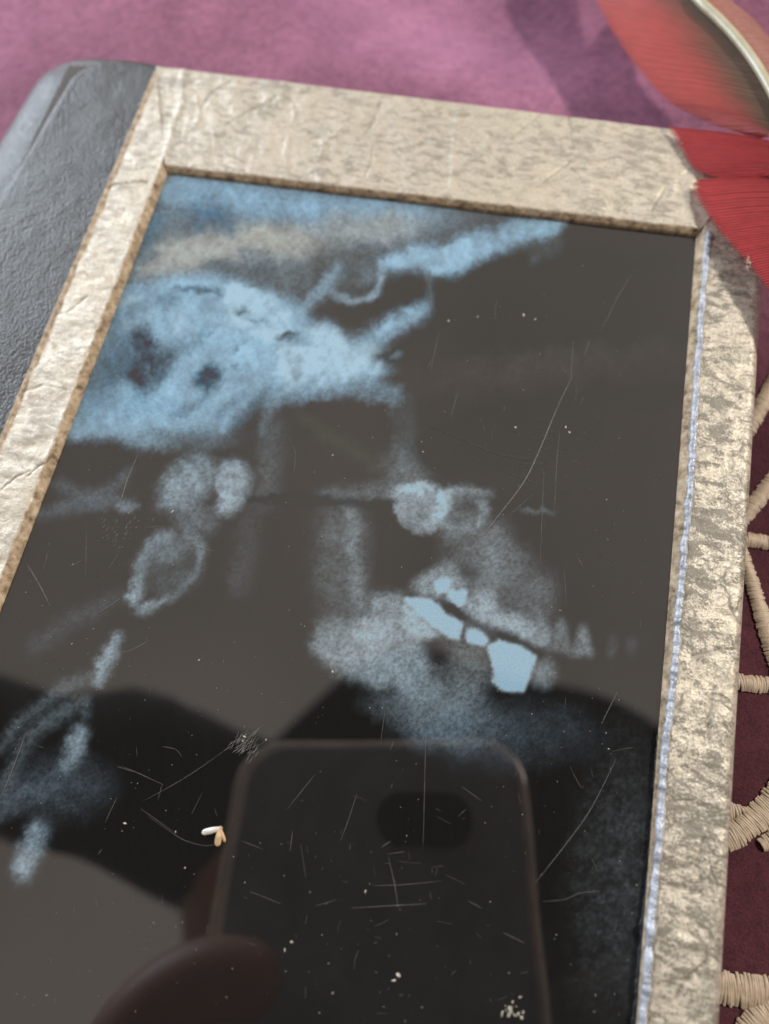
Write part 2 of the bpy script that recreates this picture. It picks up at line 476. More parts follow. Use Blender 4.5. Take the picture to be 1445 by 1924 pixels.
def leather_strip(outer_a, outer_b, inner_a, inner_b, side):
    """one mitred side of the silver leather frame; side in top,left,right,bottom"""
    L = np.linalg.norm(outer_b[:2] - outer_a[:2]); W = max(np.linalg.norm(inner_a[:2] - outer_a[:2]), .012)
    nu = int(L / 0.00026); nv = int(W / 0.00024)
    u = np.linspace(0, 1, nu)[:, None]; v = np.linspace(0, 1, nv)[None, :]
    mixp = lambda k: ((outer_a[k] * (1 - u) + outer_b[k] * u) * (1 - v) + (inner_a[k] * (1 - u) + inner_b[k] * u) * v)
    X, Y = mixp(0), mixp(1)
    # distances to the cut edges (lines)
    def dline(a, b):
        dx, dy = b[0] - a[0], b[1] - a[1]
        return np.abs((X - a[0]) * dy - (Y - a[1]) * dx) / math.hypot(dx, dy)
    din = dline(inner_a, inner_b); dout = dline(outer_a, outer_b)
    wob = (fbm(X * 900, Y * 900, 3, 31) - .5)
    # large relief of the leather: lumps and wrinkles
    if side in ('top', 'bottom'): wr = fbm(X * 210 + Y * 90, Y * 95 - X * 60, 4, 12)
    elif side == 'left': wr = fbm(X * 170 + Y * 60, Y * 300, 4, 13)
    else: wr = fbm(X * 170, Y * 420, 4, 14)
    damp = sstep(0, .0018, np.minimum(din, dout))
    Z = ZT + damp * ((0.00036 if side == 'right' else 0.00058) * (wr - 0.5) + 0.00012 * (fbm(X * 700, Y * 700, 3, 21) - .5))
    dark = np.zeros_like(X)
    jx = (fbm(X * 330, Y * 330, 3, 25) - .5) * .0014; jy = (fbm(X * 330, Y * 330, 3, 27) - .5) * .0014
    for pts, w, d, k in CREASES:
        ds = seg_dist(X + jx, Y + jy, pts) + np.abs(wob) * 0.0003
        g = np.exp(-(ds / w) ** 2) * np.clip(.35 + 1.1 * wob + .6, 0, 1)
        Z = Z - (.5 * d if d < 0 else .8 * d) * np.exp(-(ds / (w * (1.5 if d < 0 else 1))) ** 2) * np.clip(.95 + 1.1 * wob, 0, 1); dark = np.maximum(dark, (.5 if side == 'right' else 1) * k * g)
    win = {'left': .00125, 'top': .00115, 'right': .0012, 'bottom': .0012}[side]
    cutn = 1 - sstep(win * 0.75, win * 1.05, din + wob * 0.0007)
    Z = Z - 0.00090 * (1 - sstep(0, win * 1.15, din)) ** 1.3
    # the last row folds down against the film
    Z[:, -1] = ZF - 0.0004
    if side == 'left':                        # raw edge over the black leather
        co = 1 - sstep(.0014, .0018, dout + wob * 0.0007)
        Z = Z - 0.00045 * (1 - sstep(0, .0008, dout))
        cutn = np.maximum(cutn, co); Z[:, 0] = ZF - 0.0002
    else:                                     # turned over the edge of the board
        r = 0.0016
        dd = np.clip(dout, 0, r); Z = Z - (r - np.sqrt(np.maximum(r * r - (r - dd) ** 2, 0)))
        extra = np.stack([X[:, :1], Y[:, :1], np.full_like(X[:, :1], ZF - 0.0026)], -1)
    pep = {'top': .35, 'left': .22, 'right': .9, 'bottom': .9}[side] + 0 * X
    if side == 'right': pep = pep - .25 * sstep(.03, .09, Y)
    V = np.stack([X, Y, Z], -1); wear = np.stack([cutn, dark, pep], -1)
    if side != 'left':
        V = np.concatenate([extra, V], 1); wear = np.concatenate([wear[:, :1], wear], 1)
    o = grid_obj('leather_border', V, MT['silver'], book)
    set_color(o, 'wear', wear.reshape(-1, 3))
    return bobj(o)
sides = dict(top=(OTL, OTR, FTL, FTR), right=(OTR, OBR, FTR, FBR), bottom=(OBR, OBL, FBR, FBL), left=(OBL, OTL, FBL, FTL))
for s, (a, b, c, d) in sides.items():
    leather_strip(a, b, c, d, s)

# board under the leather, back cover, pages
def slab(name, pts, z0, z1, mat):
    V = [(*p[:2], z0) for p in pts] + [(*p[:2], z1) for p in pts]; n = len(pts)
    Fc = [tuple(range(n))[::-1], tuple(range(n, 2 * n))] + [(i, (i + 1) % n, n + (i + 1) % n, n + i) for i in range(n)]
    return bobj(mesh_obj(name, V, Fc, mat, book, smooth=False))
def inset(p, dx, dy): return np.array([p[0] + dx, p[1] + dy])
xl = -0.096
slab('front_board', [np.array([xl, OTL[1] - .001]), inset(OTR, -.0004, -.0006), inset(OBR, -.0004, .0006), np.array([xl, YB + .0006])][::-1], ZF - .0027, ZF - .0006, MT['board'])
slab('page_block', [np.array([xl, OTL[1] - .004]), inset(OTR, -.004, -.004), inset(OBR, -.004, .004), np.array([xl, YB + .004])][::-1], .0022, ZF - .00275, MT['pages'])
slab('back_cover', [np.array([xl, OTL[1] - .001]), inset(OTR, -.0004, -.0006), inset(OBR, -.0004, .0006), np.array([xl, YB + .0006])][::-1], .0001, .0021, MT['board'])

# black leather spine: flat lap on the cover, ridge of the board edge, then the rounded back
def build_spine():
    seam_t, seam_b = P(296, 118, ZF), P(0, 812, ZF)
    rid_t, rid_b = P(150, 116, ZF + .0006), P(0, 372, ZF + .0006)
    sil_t, sil_b = P(100, 112, .0035), P(0, 281, .0035)
    ys = np.linspace(YB - .0005, P(293, 117, ZF)[1] + .0002, 520)
    prof = []
    top = ys[-1]
    for y in ys:
        xs_ = lerp_y(seam_t, seam_b, y)[0] + 0.0012
        xr = lerp_y(rid_t, rid_b, y)[0]; xo = lerp_y(sil_t, sil_b, y)[0]
        c = sstep(top - .010, top + .0005, y)          # the corner of the cover rounds off
        xr += 0.0075 * c ** 2.2
        row = []
        for k in range(60):                            # flat lap
            t = k / 59; row.append((xs_ + (xr + .0012 - xs_) * t, ZF + 0.0004 + 0.0004 * t))
        for k in range(1, 9):                          # round over the board edge
            a = k / 8 * math.pi * .38; row.append((xr + .0012 - .0016 * math.sin(a), ZF + .0008 - .0016 * (1 - math.cos(a))))
        x0, z0 = row[-1]
        for k in range(1, 7):                          # shallow hinge
            t = k / 6; row.append((x0 - .0010 * t, z0 - .0006 * math.sin(t * math.pi / 2)))
        x0, z0 = row[-1]
        for k in range(1, 29):                         # rounded back
            a = k / 28 * math.pi * .56
            row.append((x0 - (x0 - xo) * math.sin(a), z0 - (z0 - .0012) * (1 - math.cos(a)) / (1 - math.cos(math.pi * .56))))
        prof.append([(x, y, z) for x, z in row])
    V = np.array(prof)
    nz = (fbm(V[..., 0] * 200, V[..., 1] * 130, 3, 44) - .5) * .00022
    V[..., 2] += nz
    # head of the spine: folded a little lower and inwards past the cover corner
    yy = V[..., 1]; e = sstep(top - .0025, top, yy)
    V[..., 2] -= .0012 * e ** 2
    o = bobj(grid_obj('spine_leather', V[:, ::-1], MT['black'], book))
    # top turn-in closing the head
    row = V[-1]; low = row.copy(); low[:, 2] = np.minimum(row[:, 2] - .0002, ZF - .0028); low[:, 1] -= .0003
    bobj(grid_obj('spine_turn_in', np.stack([low, row], 0)[:, ::-1], MT['black'], book))
    # the cap of leather that closes the head of the rounded back
    G = []
    rowx = V[-1, 64:]
    for k in range(10):
        t = k / 9
        r2 = rowx.copy(); r2[:, 1] += .0042 * math.sin(t * math.pi / 2) * np.sin(np.linspace(.35, math.pi * .8, len(rowx)))
        r2[:, 2] -= .0030 * t * t; r2[:, 2] = np.maximum(r2[:, 2], .0006)
        G.append(r2)
    bobj(grid_obj('headcap', np.array(G)[:, ::-1], MT['black'], book))
build_spine()

# bead of dried glue along the right edge of the window
def build_bead():
    px = [(1331, 438), (1324, 530), (1315, 640), (1298, 905), (1279, 1115), (1265, 1280), (1253, 1380), (1240, 1580), (1218, 1810), (1208, 1924), (1180, 2200)]
    pts = np.array([P(u, v, ZF + .00125) for u, v in px]); path = interp_path(pts, 700)
    s = np.arange(700)
    wob = fbm(s * .12, s * 0 + 3.3, 3, 61)
    path[:, 0] += (fbm(s * .05, s * 0 + 1.1, 3, 62) - .5) * .0005
    path[:, 2] += (fbm(s * .09, s * 0 + 7.7, 3, 67) - .55) * .0007
    beads = .5 + .5 * np.sin(s * 0.75 + 5 * fbm(s * .07, s * 0, 2, 63))
    r = 0.00030 + 0.00040 * wob + 0.00007 * beads
    v, f = tube(path, list(r), 10, .75)
    bobj(mesh_obj('glue_bead', v, f, MT['bead'], book))
build_bead()

# ------------------------------------------------------------------ the X-ray film
def paint_film():
    """exposure of the film: what silver is left on it, plus some painted reflections, laid out on a raster that is later sampled at the film's points"""
    S = 0.5; X0, Y0, X1, Y1 = -260, 290, 1360, 2500
    W, H = int((X1 - X0) * S), int((Y1 - Y0) * S)
    gx, gy = np.meshgrid(np.arange(W) / S + X0, np.arange(H) / S + Y0)
    lin = lambda c: np.array([((x / 255 + .055) / 1.055) ** 2.4 if x > 10 else x / 255 / 12.92 for x in c])
    BASE = lin((84, 77, 71))
    img = np.zeros((H, W, 3)) + BASE
    n1 = fbm(gx / 46, gy / 46, 5, 71, .6); n2 = fbm(gx / 15, gy / 15, 4, 73, .65); n3 = fbm(gx / 5, gy / 5, 3, 75, .7)
    wx = (fbm(gx / 38, gy / 38, 4, 77, .6) - .5); wy = (fbm(gx / 38, gy / 38, 4, 79, .6) - .5)
    def blur(a, r):
        r = r * S
        if r < .4: return a
        n = max(1, int(round(r * .75)))
        for _ in range(3):
            for ax in (0, 1):
                pad = [(0, 0), (0, 0)]; pad[ax] = (n + 1, n)
                c = np.cumsum(np.pad(a, pad, mode='edge'), axis=ax)
                a = (c[2 * n + 1:] - c[:-2 * n - 1]) / (2 * n + 1) if ax == 0 else (c[:, 2 * n + 1:] - c[:, :-2 * n - 1]) / (2 * n + 1)
        return a
    g = {}
    def win(pts, mg):
        x0, y0 = pts[:, :2].min(0) - mg; x1, y1 = pts[:, :2].max(0) + mg
        g['s'] = sl = (slice(max(0, int((y0 - Y0) * S)), max(2, min(H, int((y1 - Y0) * S) + 1))), slice(max(0, int((x0 - X0) * S)), max(2, min(W, int((x1 - X0) * S) + 1))))
        g['x'], g['y'], g['wx'], g['wy'] = gx[sl], gy[sl], wx[sl], wy[sl]
    def apply(m, col, al, tex, tn, gn=0.0):
        tn = tn[g['s']]; n3_ = n3[g['s']]; im = img[g['s']]
        if tex: m = m * np.clip(1 - tex + tex * 2.1 * tn, 0, 1.35)
        if gn: m = m * (1 - gn + gn * 2 * n3_)
        m = np.clip(m * al, 0, 1)[..., None]
        im[:] = im * (1 - m) + lin(col) * m
    def poly(pts, col, al=1, bl=8, warp=18, tex=.3, tn=None, gn=.12):
        pts = np.array(pts, float); win(pts, 3 * bl + warp + 6); px = g['x'] + g['wx'] * warp * 2; py = g['y'] + g['wy'] * warp * 2
        ins = np.zeros(px.shape, bool); j = len(pts) - 1
        for i in range(len(pts)):
            xi, yi = pts[i]; xj, yj = pts[j]
            if yi != yj:
                cnd = ((yi > py) != (yj > py)) & (px < (xj - xi) * (py - yi) / (yj - yi) + xi); ins ^= cnd
            j = i
        apply(blur(ins.astype(float), bl), col, al, tex, n1 if tn is None else tn, gn)
    def stroke(pts, w, col, al=1, bl=5, warp=8, tex=.35, tn=None, gn=.12):
        pts = np.array(pts, float); n = len(pts)
        ws = np.interp(np.arange(n), np.linspace(0, n - 1, len(np.atleast_1d(w))), np.atleast_1d(w)) if np.ndim(w) else np.full(n, w)
        win(pts, float(np.max(ws)) + 3 * bl + warp + 6)
        px = g['x'] + g['wx'] * warp * 2; py = g['y'] + g['wy'] * warp * 2; m = np.zeros(px.shape)
        if n > 2:
            t = interp_path(np.c_[pts, ws], 4 * n); pts, ws = t[:, :2], t[:, 2]; n = len(pts)
        for i in range(n - 1):
            a, b = pts[i], pts[i + 1]; d = b - a
            t = np.clip(((px - a[0]) * d[0] + (py - a[1]) * d[1]) / (d @ d + 1e-9), 0, 1)
            dist = np.hypot(px - a[0] - t * d[0], py - a[1] - t * d[1])
            m = np.maximum(m, np.clip(1 - dist / ((ws[i] * (1 - t) + ws[i + 1] * t) * .75), 0, 1))
        apply(blur(np.clip(m * 1.6, 0, 1), bl), col, al, tex, n2 if tn is None else tn, gn)
    def ell(x, y, rx, ry, col, al=1, ang=0, soft=.6, warp=8, tex=.3, tn=None, gn=.1):
        R2 = max(rx, ry) * 1.35; win(np.array([(x - R2, y - R2), (x + R2, y + R2)]), warp + 4)
        px = g['x'] + g['wx'] * warp * 2 - x; py = g['y'] + g['wy'] * warp * 2 - y; c, s = math.cos(ang), math.sin(ang)
        d = np.hypot((px * c + py * s) / rx, (-px * s + py * c) / ry)
        apply(1 - sstep(1 - soft, 1 + soft * .5, d), col, al, tex, n2 if tn is None else tn, gn)
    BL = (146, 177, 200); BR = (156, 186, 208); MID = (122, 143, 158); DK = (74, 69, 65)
    # soft folds of the mirrored surroundings, painted into the film's colour
    ell(1010, 560, 330, 90, (72, 70, 64), .8, .05, .9, 30, .3, n1)
    ell(1010, 690, 300, 40, (92, 85, 79), .6, -.12, .9, 30, .2, n1)
    ell(1100, 760, 220, 26, (70, 64, 60), .7, -.14, .9, 20, .2, n1)
    ell(930, 835, 170, 42, (62, 56, 52), .85, -.12, .8, 20, .3, n1)
    stroke([(560, 780), (640, 830), (740, 890)], 16, (96, 92, 80), .5, 10, 6)
    # upper left corner: X-ray blue, with a pale sky reflection painted in
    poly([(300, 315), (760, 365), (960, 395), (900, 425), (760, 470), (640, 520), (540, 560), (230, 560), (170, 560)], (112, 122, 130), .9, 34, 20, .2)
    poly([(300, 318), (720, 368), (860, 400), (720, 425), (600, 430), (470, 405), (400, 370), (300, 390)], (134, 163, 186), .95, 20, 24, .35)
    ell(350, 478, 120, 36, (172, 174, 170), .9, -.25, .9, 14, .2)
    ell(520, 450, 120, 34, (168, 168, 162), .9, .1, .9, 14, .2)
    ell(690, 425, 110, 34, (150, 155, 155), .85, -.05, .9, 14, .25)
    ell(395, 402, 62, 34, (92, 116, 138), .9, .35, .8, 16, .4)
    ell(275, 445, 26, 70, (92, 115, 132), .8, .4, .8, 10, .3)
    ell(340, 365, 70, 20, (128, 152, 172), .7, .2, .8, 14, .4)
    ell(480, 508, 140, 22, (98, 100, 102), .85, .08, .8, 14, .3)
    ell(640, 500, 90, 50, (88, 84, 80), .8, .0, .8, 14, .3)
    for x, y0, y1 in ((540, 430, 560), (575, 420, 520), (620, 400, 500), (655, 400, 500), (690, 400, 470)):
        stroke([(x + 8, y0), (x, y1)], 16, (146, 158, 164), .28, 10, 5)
    # swoosh along the upper edge
    poly([(1062, 412), (966, 410), (920, 430), (862, 446), (831, 461), (780, 458), (734, 477), (704, 496), (714, 511), (773, 506), (827, 516), (877, 508), (910, 485), (966, 459), (1044, 444)], BL, .97, 9, 8, .18)
    ell(838, 458, 20, 6, (96, 98, 98), .8, -.1, .8, 3)
    stroke([(843, 470), (838, 500)], 10, BR, .7, 4, 3)
    stroke([(960, 470), (1010, 460), (1050, 456)], 12, (104, 110, 112), .6, 7)
    stroke([(995, 487), (1025, 478), (1050, 466)], 10, (108, 114, 118), .55, 7)
    ell(768, 485, 30, 16, BR, .6, -.2)
    # hook and strands below it
    stroke([(710, 500), (713, 523), (704, 547), (683, 561), (656, 565), (625, 550)], 11, (140, 160, 175), 1.0, 3, 4)
    ell(688, 515, 24, 20, (122, 138, 150), .65, 0, .9); ell(650, 520, 60, 40, (96, 98, 99), .6, 0, .9)
    stroke([(636, 500), (614, 537), (576, 578), (546, 612)], [16, 20, 20, 30], (134, 156, 172), .9, 5, 5)
    stroke([(809, 508), (812, 535), (811, 566)], 8, (118, 128, 134), .6, 4, 2)
    # great bright mass of the skull base
    mass = [(205, 560), (250, 536), (315, 523), (362, 516), (423, 525), (466, 534), (506, 552), (538, 559), (567, 580), (581, 600), (607, 609),
            (646, 637), (679, 631), (703, 609), (757, 585), (811, 569), (808, 586), (757, 616), (712, 644), (699, 667), (707, 686), (744, 686),
            (716, 704), (700, 716), (656, 728), (617, 724), (579, 730), (540, 736), (524, 744), (481, 753), (452, 779), (416, 817), (380, 820), (330, 812),
            (280, 836), (215, 822), (120, 824), (150, 760), (180, 640)]
    poly(mass, BL, .97, 12, 9, .22)
    ell(210, 640, 50, 120, (92, 112, 128), .62, .35, .9, 16, .5, n1)
    ell(165, 740, 40, 70, (104, 130, 150), .55, .35, .9, 16, .5, n1)
    ell(260, 760, 120, 26, (128, 158, 182), .6, .05, .9, 14, .6)
    # crisp blotched bone
    poly([(423, 530), (470, 536), (520, 560), (552, 590), (540, 640), (500, 642), (470, 615), (432, 600)], (168, 198, 218), .75, 4, 14, .8, n2, .25)
    poly([(520, 660), (560, 640), (640, 640), (720, 650), (700, 690), (640, 720), (560, 728), (526, 720)], (170, 198, 217), .7, 5, 16, .85, n2, .3)
    poly([(610, 610), (650, 635), (640, 655), (590, 645), (570, 620)], (166, 194, 212), .7, 5, 10, .7, n2, .3)
    for k in range(26):
        x = 545 + k * 7; y = 668 + 14 * math.sin(k * 1.7); stroke([(x + 8, y), (x - 4, y + 36)], 4, (176, 204, 222), .45, 2, 4)
    for k in range(34):
        a_, b_ = rng.uniform(190, 690), rng.uniform(545, 800)
        if b_ > 560 + (690 - a_) * .55 or b_ < 560 + max(0, a_ - 520) * .5: continue
        ell(a_, b_, rng.uniform(10, 34), rng.uniform(5, 14), (104, 128, 146) if k % 3 else (172, 200, 219), rng.uniform(.3, .6), -.6 + rng.uniform(-.4, .4), .9, 14, .6)
    ell(372, 546, 46, 8, (80, 96, 108), .85, .05, .8, 8, .7); ell(455, 583, 18, 8, (96, 112, 122), .9, 0, .8, 5, .5)
    ell(480, 600, 26, 4, (112, 132, 146), .7, .05, .8, 5); ell(440, 655, 9, 12, (112, 136, 152), .7); ell(441, 685, 9, 5, (104, 124, 140), .6)
    poly([(240, 640), (256, 600), (282, 622), (296, 660), (342, 638), (338, 676), (304, 716), (282, 742), (250, 738), (226, 706)], (70, 68, 70), .9, 13, 14, .45, n2)
    ell(215, 690, 34, 60, (84, 98, 110), .7, .3, .9, 12, .4)
    for q in ((470, 770, 520, 716), (440, 800, 500, 730), (500, 756, 560, 700), (410, 790, 470, 735), (330, 780, 400, 742), (560, 735, 620, 690)):
        stroke([(q[0], q[1]), (q[2], q[3])], [16, 6], (92, 108, 120), .6, 6, 8, .5)
    poly([(372, 688), (390, 678), (402, 696), (424, 690), (416, 722), (394, 740), (372, 728), (364, 706)], (72, 80, 86), .92, 9, 13, .4, n2)
    ell(538, 632, 24, 9, (84, 86, 86), .95, -.1, .7, 4); ell(565, 645, 46, 9, (122, 148, 168), .6, .2, .8, 5)
    ell(728, 665, 26, 16, (74, 72, 68), .9, -.25, .7, 6); ell(742, 664, 16, 7, (110, 122, 130), .6, -.3)
    for k in range(60):                        # streaky edge under the mass
        x = 500 + k * 4.2; y = 742 - 14 * math.sin((k - 10) / 16) + 10 * (vnoise(np.array(k * .9), np.array(3.1), 5) - .5)
        stroke([(x + 4, y - 16), (x - 1, y + 14)], 6, BL if k % 3 else DK, .42, 4, 5)
    stroke([(525, 735), (505, 780), (492, 818)], [16, 14, 8], (124, 142, 155), .7, 6)
    stroke([(515, 800), (505, 860), (500, 930)], [30, 36, 30], (104, 110, 114), .55, 14)
    stroke([(480, 950), (465, 1030), (450, 1100)], [26, 34, 30], (100, 103, 105), .35, 14)
    ell(330, 820, 110, 26, (104, 116, 124), .7, .0, .9, 12, .6); ell(285, 830, 46, 18, (118, 138, 152), .7, .1, .9)
    for x in (736, 752, 768): stroke([(x, 740), (x + 4, 800), (x + 10, 890)], 10, (104, 112, 116), .34, 6, 4)
    stroke([(748, 860), (775, 905)], [40, 50], (112, 122, 128), .55, 14)
    # molars in the upper jaw
    poly([(740, 922), (768, 908), (792, 905), (824, 918), (828, 985), (806, 994), (784, 997), (757, 984), (744, 955)], (124, 140, 151), .92, 5, 4, .25, n2, .3)
    ell(786, 918, 36, 12, (148, 172, 190), .75, -.05); ell(786, 958, 30, 26, (110, 118, 122), .55)
    stroke([(746, 950), (756, 982), (786, 997), (818, 990)], 8, (138, 156, 170), .7, 3, 2)
    poly([(824, 920), (852, 918), (850, 955), (838, 982), (822, 975)], (150, 178, 197), .92, 4, 3, .2, n2, .25)
    poly([(846, 925), (910, 930), (915, 968), (900, 990), (866, 996), (838, 985)], (102, 106, 108), .75, 7, 4)
    stroke([(836, 985), (867, 996), (898, 990), (914, 970), (905, 945)], 10, (132, 150, 162), .75, 4, 3)
    stroke([(850, 922), (880, 922), (920, 928)], [14, 10, 6], (132, 150, 163), .8, 4, 3)
    ell(880, 952, 24, 12, (88, 86, 83), .8, .2, .8, 4)
    stroke([(600, 935), (664, 928), (745, 920)], [16, 22, 26], (104, 112, 118), .55, 8)
    stroke([(462, 938), (560, 937), (650, 945), (742, 946)], [7, 9, 9, 7], (56, 56, 60), .85, 4, 6, .7)
    ell(1010, 960, 36, 6, (98, 104, 108), .6, .1)
    # ramus and jaw
    poly([(606, 960), (668, 960), (690, 1010), (684, 1090), (690, 1160), (620, 1180), (596, 1080)], (100, 104, 106), .72, 18, 10, .3, n1, .4)
    stroke([(661, 965), (660, 1043), (672, 1100), (680, 1142)], 18, (122, 134, 142), .65, 7, 5, .3, None, .4)
    poly([(822, 990), (917, 1000), (975, 1035), (1040, 1095), (1032, 1190), (930, 1130), (880, 1100), (770, 1100), (820, 1062), (870, 1040)], (104, 108, 110), .78, 16, 10, .5, n1, .4)
    stroke([(935, 1005), (925, 1060), (915, 1110)], 40, (118, 127, 133), .55, 14, 6, .3, None, .4)
    poly([(768, 1092), (817, 1066), (860, 1064), (880, 1130), (830, 1128), (790, 1116)], (124, 138, 147), .8, 8, 6, .3, n2, .35)
    ell(880, 1075, 26, 18, (84, 79, 75), .7, 0, .8, 6)
    poly([(706, 960), (790, 1000), (815, 1000), (808, 1060), (770, 1090), (757, 1120), (716, 1108), (704, 1060)], (82, 74, 68), .85, 12, 5, .1)
    poly([(819, 1096), (830, 1086), (846, 1088), (845, 1108), (828, 1118), (816, 1108)], BR, .97, 3, 2, .1, n2, .1)
    poly([(844, 1112), (878, 1108), (874, 1136), (862, 1138), (842, 1124)], BR, .97, 3, 2, .1, n2, .1)
    poly([(871, 1126), (921, 1109), (934, 1147), (979, 1157), (1033, 1182), (1029, 1215), (975, 1198), (921, 1184), (876, 1168)], (134, 151, 163), .92, 7, 5, .3, n2, .35)
    for x in (985, 1005, 1022): stroke([(x, 1110), (x + 4, 1180)], 7, (92, 92, 92), .6, 5, 3)
    for x, y in ((1055, 1160), (1097, 1172), (1015, 1150)):
        poly([(x - 18, y + 55), (x - 8, y + 12), (x, y), (x + 9, y + 14), (x + 16, y + 60)], (116, 125, 130), .75, 6, 3, .3, n2, .35)
    stroke([(1030, 1216), (1070, 1226), (1108, 1228)], 10, (110, 118, 122), .6, 6)
    for x in (1150, 1188): ell(x, 1212, 12, 22, (94, 94, 94), .5, .1, .9)
    jaw = [(690, 1150), (697, 1128), (708, 1117), (757, 1121), (752, 1184), (796, 1213), (812, 1258), (830, 1310), (793, 1322), (718, 1290), (664, 1276), (610, 1245), (594, 1215), (597, 1176), (643, 1158)]
    poly(jaw, (124, 138, 147), .9, 12, 10, .35, n1, .4)
    ell(700, 1190, 42, 30, (146, 163, 175), .7, .3, .9, 8, .3); ell(720, 1250, 60, 34, (134, 149, 159), .65, .5, .9, 8)
    stroke([(690, 1128), (686, 1150), (660, 1160)], 8, (76, 70, 66), .6, 5)
    poly([(757, 1126), (752, 1186), (795, 1205), (828, 1194), (806, 1168), (784, 1150)], (142, 160, 172), .92, 6, 3, .2, n2, .35)
    poly([(826, 1192), (905, 1215), (925, 1250), (924, 1280), (880, 1310), (840, 1300), (812, 1250)], (108, 110, 110), .8, 14, 8, .4, n1, .4)
    poly([(800, 1212), (832, 1206), (852, 1222), (840, 1252), (814, 1246)], (80, 72, 66), .85, 10, 5, .1)
    poly([(759, 1126), (788, 1124), (813, 1128), (834, 1148), (872, 1170), (860, 1204), (843, 1199), (809, 1172), (784, 1152)], BR, .98, 2.5, 2, .08, n2, .1)
    poly([(880, 1180), (900, 1182), (919, 1205), (906, 1214), (876, 1206)], BR, .96, 3, 2, .1, n2, .1)
    stroke([(836, 1128), (858, 1150), (884, 1166), (925, 1185), (970, 1200)], [14, 16, 12, 12, 12], (74, 66, 62), .85, 4, 4, .2)
    stroke([(940, 1190), (975, 1210), (1012, 1236)], [10, 12, 8], (72, 64, 60), .85, 4, 3, .2)
    poly([(916, 1214), (938, 1203), (975, 1213), (1007, 1234), (997, 1267), (982, 1301), (946, 1299), (924, 1280), (931, 1255)], (160, 191, 212), .98, 2.5, 2, .08, n2, .1)
    ell(1020, 1266, 26, 30, (116, 126, 132), .8, .2, .8, 5, .3)
    ell(820, 1330, 110, 46, (118, 132, 142), .72, .1, .9, 16, .5, n1); ell(840, 1375, 90, 40, (104, 122, 138), .5, .1, .9, 16, .6, n1)
    ell(960, 1380, 150, 60, (95, 102, 110), .4, 0, .9, 18, .8, n1)
    # vertebrae
    poly([(320, 885), (345, 862), (380, 853), (404, 876), (396, 918), (350, 958), (306, 955), (304, 920)], (118, 138, 152), .85, 12, 8, .4, n2, .3)
    poly([(412, 880), (430, 866), (448, 868), (466, 898), (452, 948), (420, 970), (406, 960), (420, 930), (405, 905)], (132, 154, 170), .9, 7, 5, .25, n2, .25)
    ell(366, 975, 40, 34, (106, 118, 126), .7, .2, .9, 8, .5, n2, .3)
    stroke([(318, 1003), (284, 1030), (262, 1080), (250, 1128)], [18, 24, 20, 18], (122, 142, 156), .88, 6, 5)
    stroke([(355, 1005), (376, 1028), (381, 1050), (362, 1082), (332, 1112), (296, 1134), (262, 1150)], [14, 14, 12, 12, 12, 14, 14], (116, 132, 144), .82, 5, 5)
    ell(318, 1065, 60, 60, (92, 96, 98), .7, 0, .7, 6, .4, n2, .3); ell(320, 1030, 44, 26, (108, 122, 132), .6, -.2)
    stroke([(101, 903), (147, 932), (186, 936), (240, 950)], 20, (92, 98, 106), .7, 8)
    stroke([(70, 968), (128, 954), (174, 934), (217, 913), (238, 886)], 20, (94, 100, 108), .65, 8)
    ell(236, 952, 26, 14, (108, 122, 134), .65, .2); ell(180, 945, 70, 16, (92, 97, 104), .5)
    stroke([(220, 1200), (198, 1242), (184, 1280)], [18, 24, 14], (118, 135, 147), .88, 6)
    stroke([(172, 1273), (128, 1289), (89, 1320), (39, 1362), (0, 1410)], [18, 20, 18, 16, 12], (102, 108, 112), .65, 8)
    stroke([(158, 1312), (97, 1357), (50, 1395), (0, 1500)], [12, 16, 18, 18], (104, 111, 116), .65, 7)
    stroke([(228, 1112), (150, 1160), (60, 1220)], [14, 26, 20], (96, 99, 100), .45, 12)
    stroke([(168, 1312), (160, 1345)], 12, (104, 112, 117), .5, 6)
    stroke([(150, 1376), (136, 1410), (124, 1446)], [24, 26, 16], (124, 143, 157), .9, 8)
    stroke([(70, 1562), (56, 1600), (46, 1645)], [34, 34, 26], (122, 143, 160), .75, 9)
    stroke([(115, 1470), (50, 1490), (-20, 1530)], [24, 30, 30], (104, 112, 122), .5, 12)
    ell(120, 1480, 90, 60, (98, 106, 116), .45, 0, .9, 14, .5, n1)
    # left edge darker area between mass and strands
    poly([(118, 828), (215, 826), (262, 850), (240, 880), (180, 900), (110, 880)], (74, 69, 66), .6, 10, 6)
    ell(1165, 1640, 90, 260, (96, 92, 90), .5, .06, .9, 20, 1.0, n2, .9)
    # irregular edges: pull the picture about with fine noise
    ox = (n2 - .5) * 16 + (fbm(gx / 60, gy / 60, 3, 111) - .5) * 14 + (n3 - .5) * 5; oy = (fbm(gx / 15, gy / 15, 4, 113, .65) - .5) * 16 + (fbm(gx / 5, gy / 5, 3, 115) - .5) * 5
    sharp = sstep(1040, 1090, gy) * sstep(740, 770, gx)       # metal fillings keep clean edges
    ox *= 1 - .6 * sharp; oy *= 1 - .6 * sharp
    jx = np.clip((gx + ox - X0) * S, 0, W - 1.001); jy = np.clip((gy + oy - Y0) * S, 0, H - 1.001)
    a_, b_ = jx.astype(int), jy.astype(int); fx = (jx - a_)[..., None]; fy = (jy - b_)[..., None]
    img = (img[b_, a_] * (1 - fx) + img[b_, a_ + 1] * fx) * (1 - fy) + (img[b_ + 1, a_] * (1 - fx) + img[b_ + 1, a_ + 1] * fx) * fy
    # bone is fibrous and cloudy; the emulsion is grainy
    dev = img - BASE
    L = np.clip(dev.mean(-1) / .36, 0, 1)
    fib = fbm((gx * .35 + gy * .94) / 60, (gx * .94 - gy * .35) / 11, 4, 121, .6)
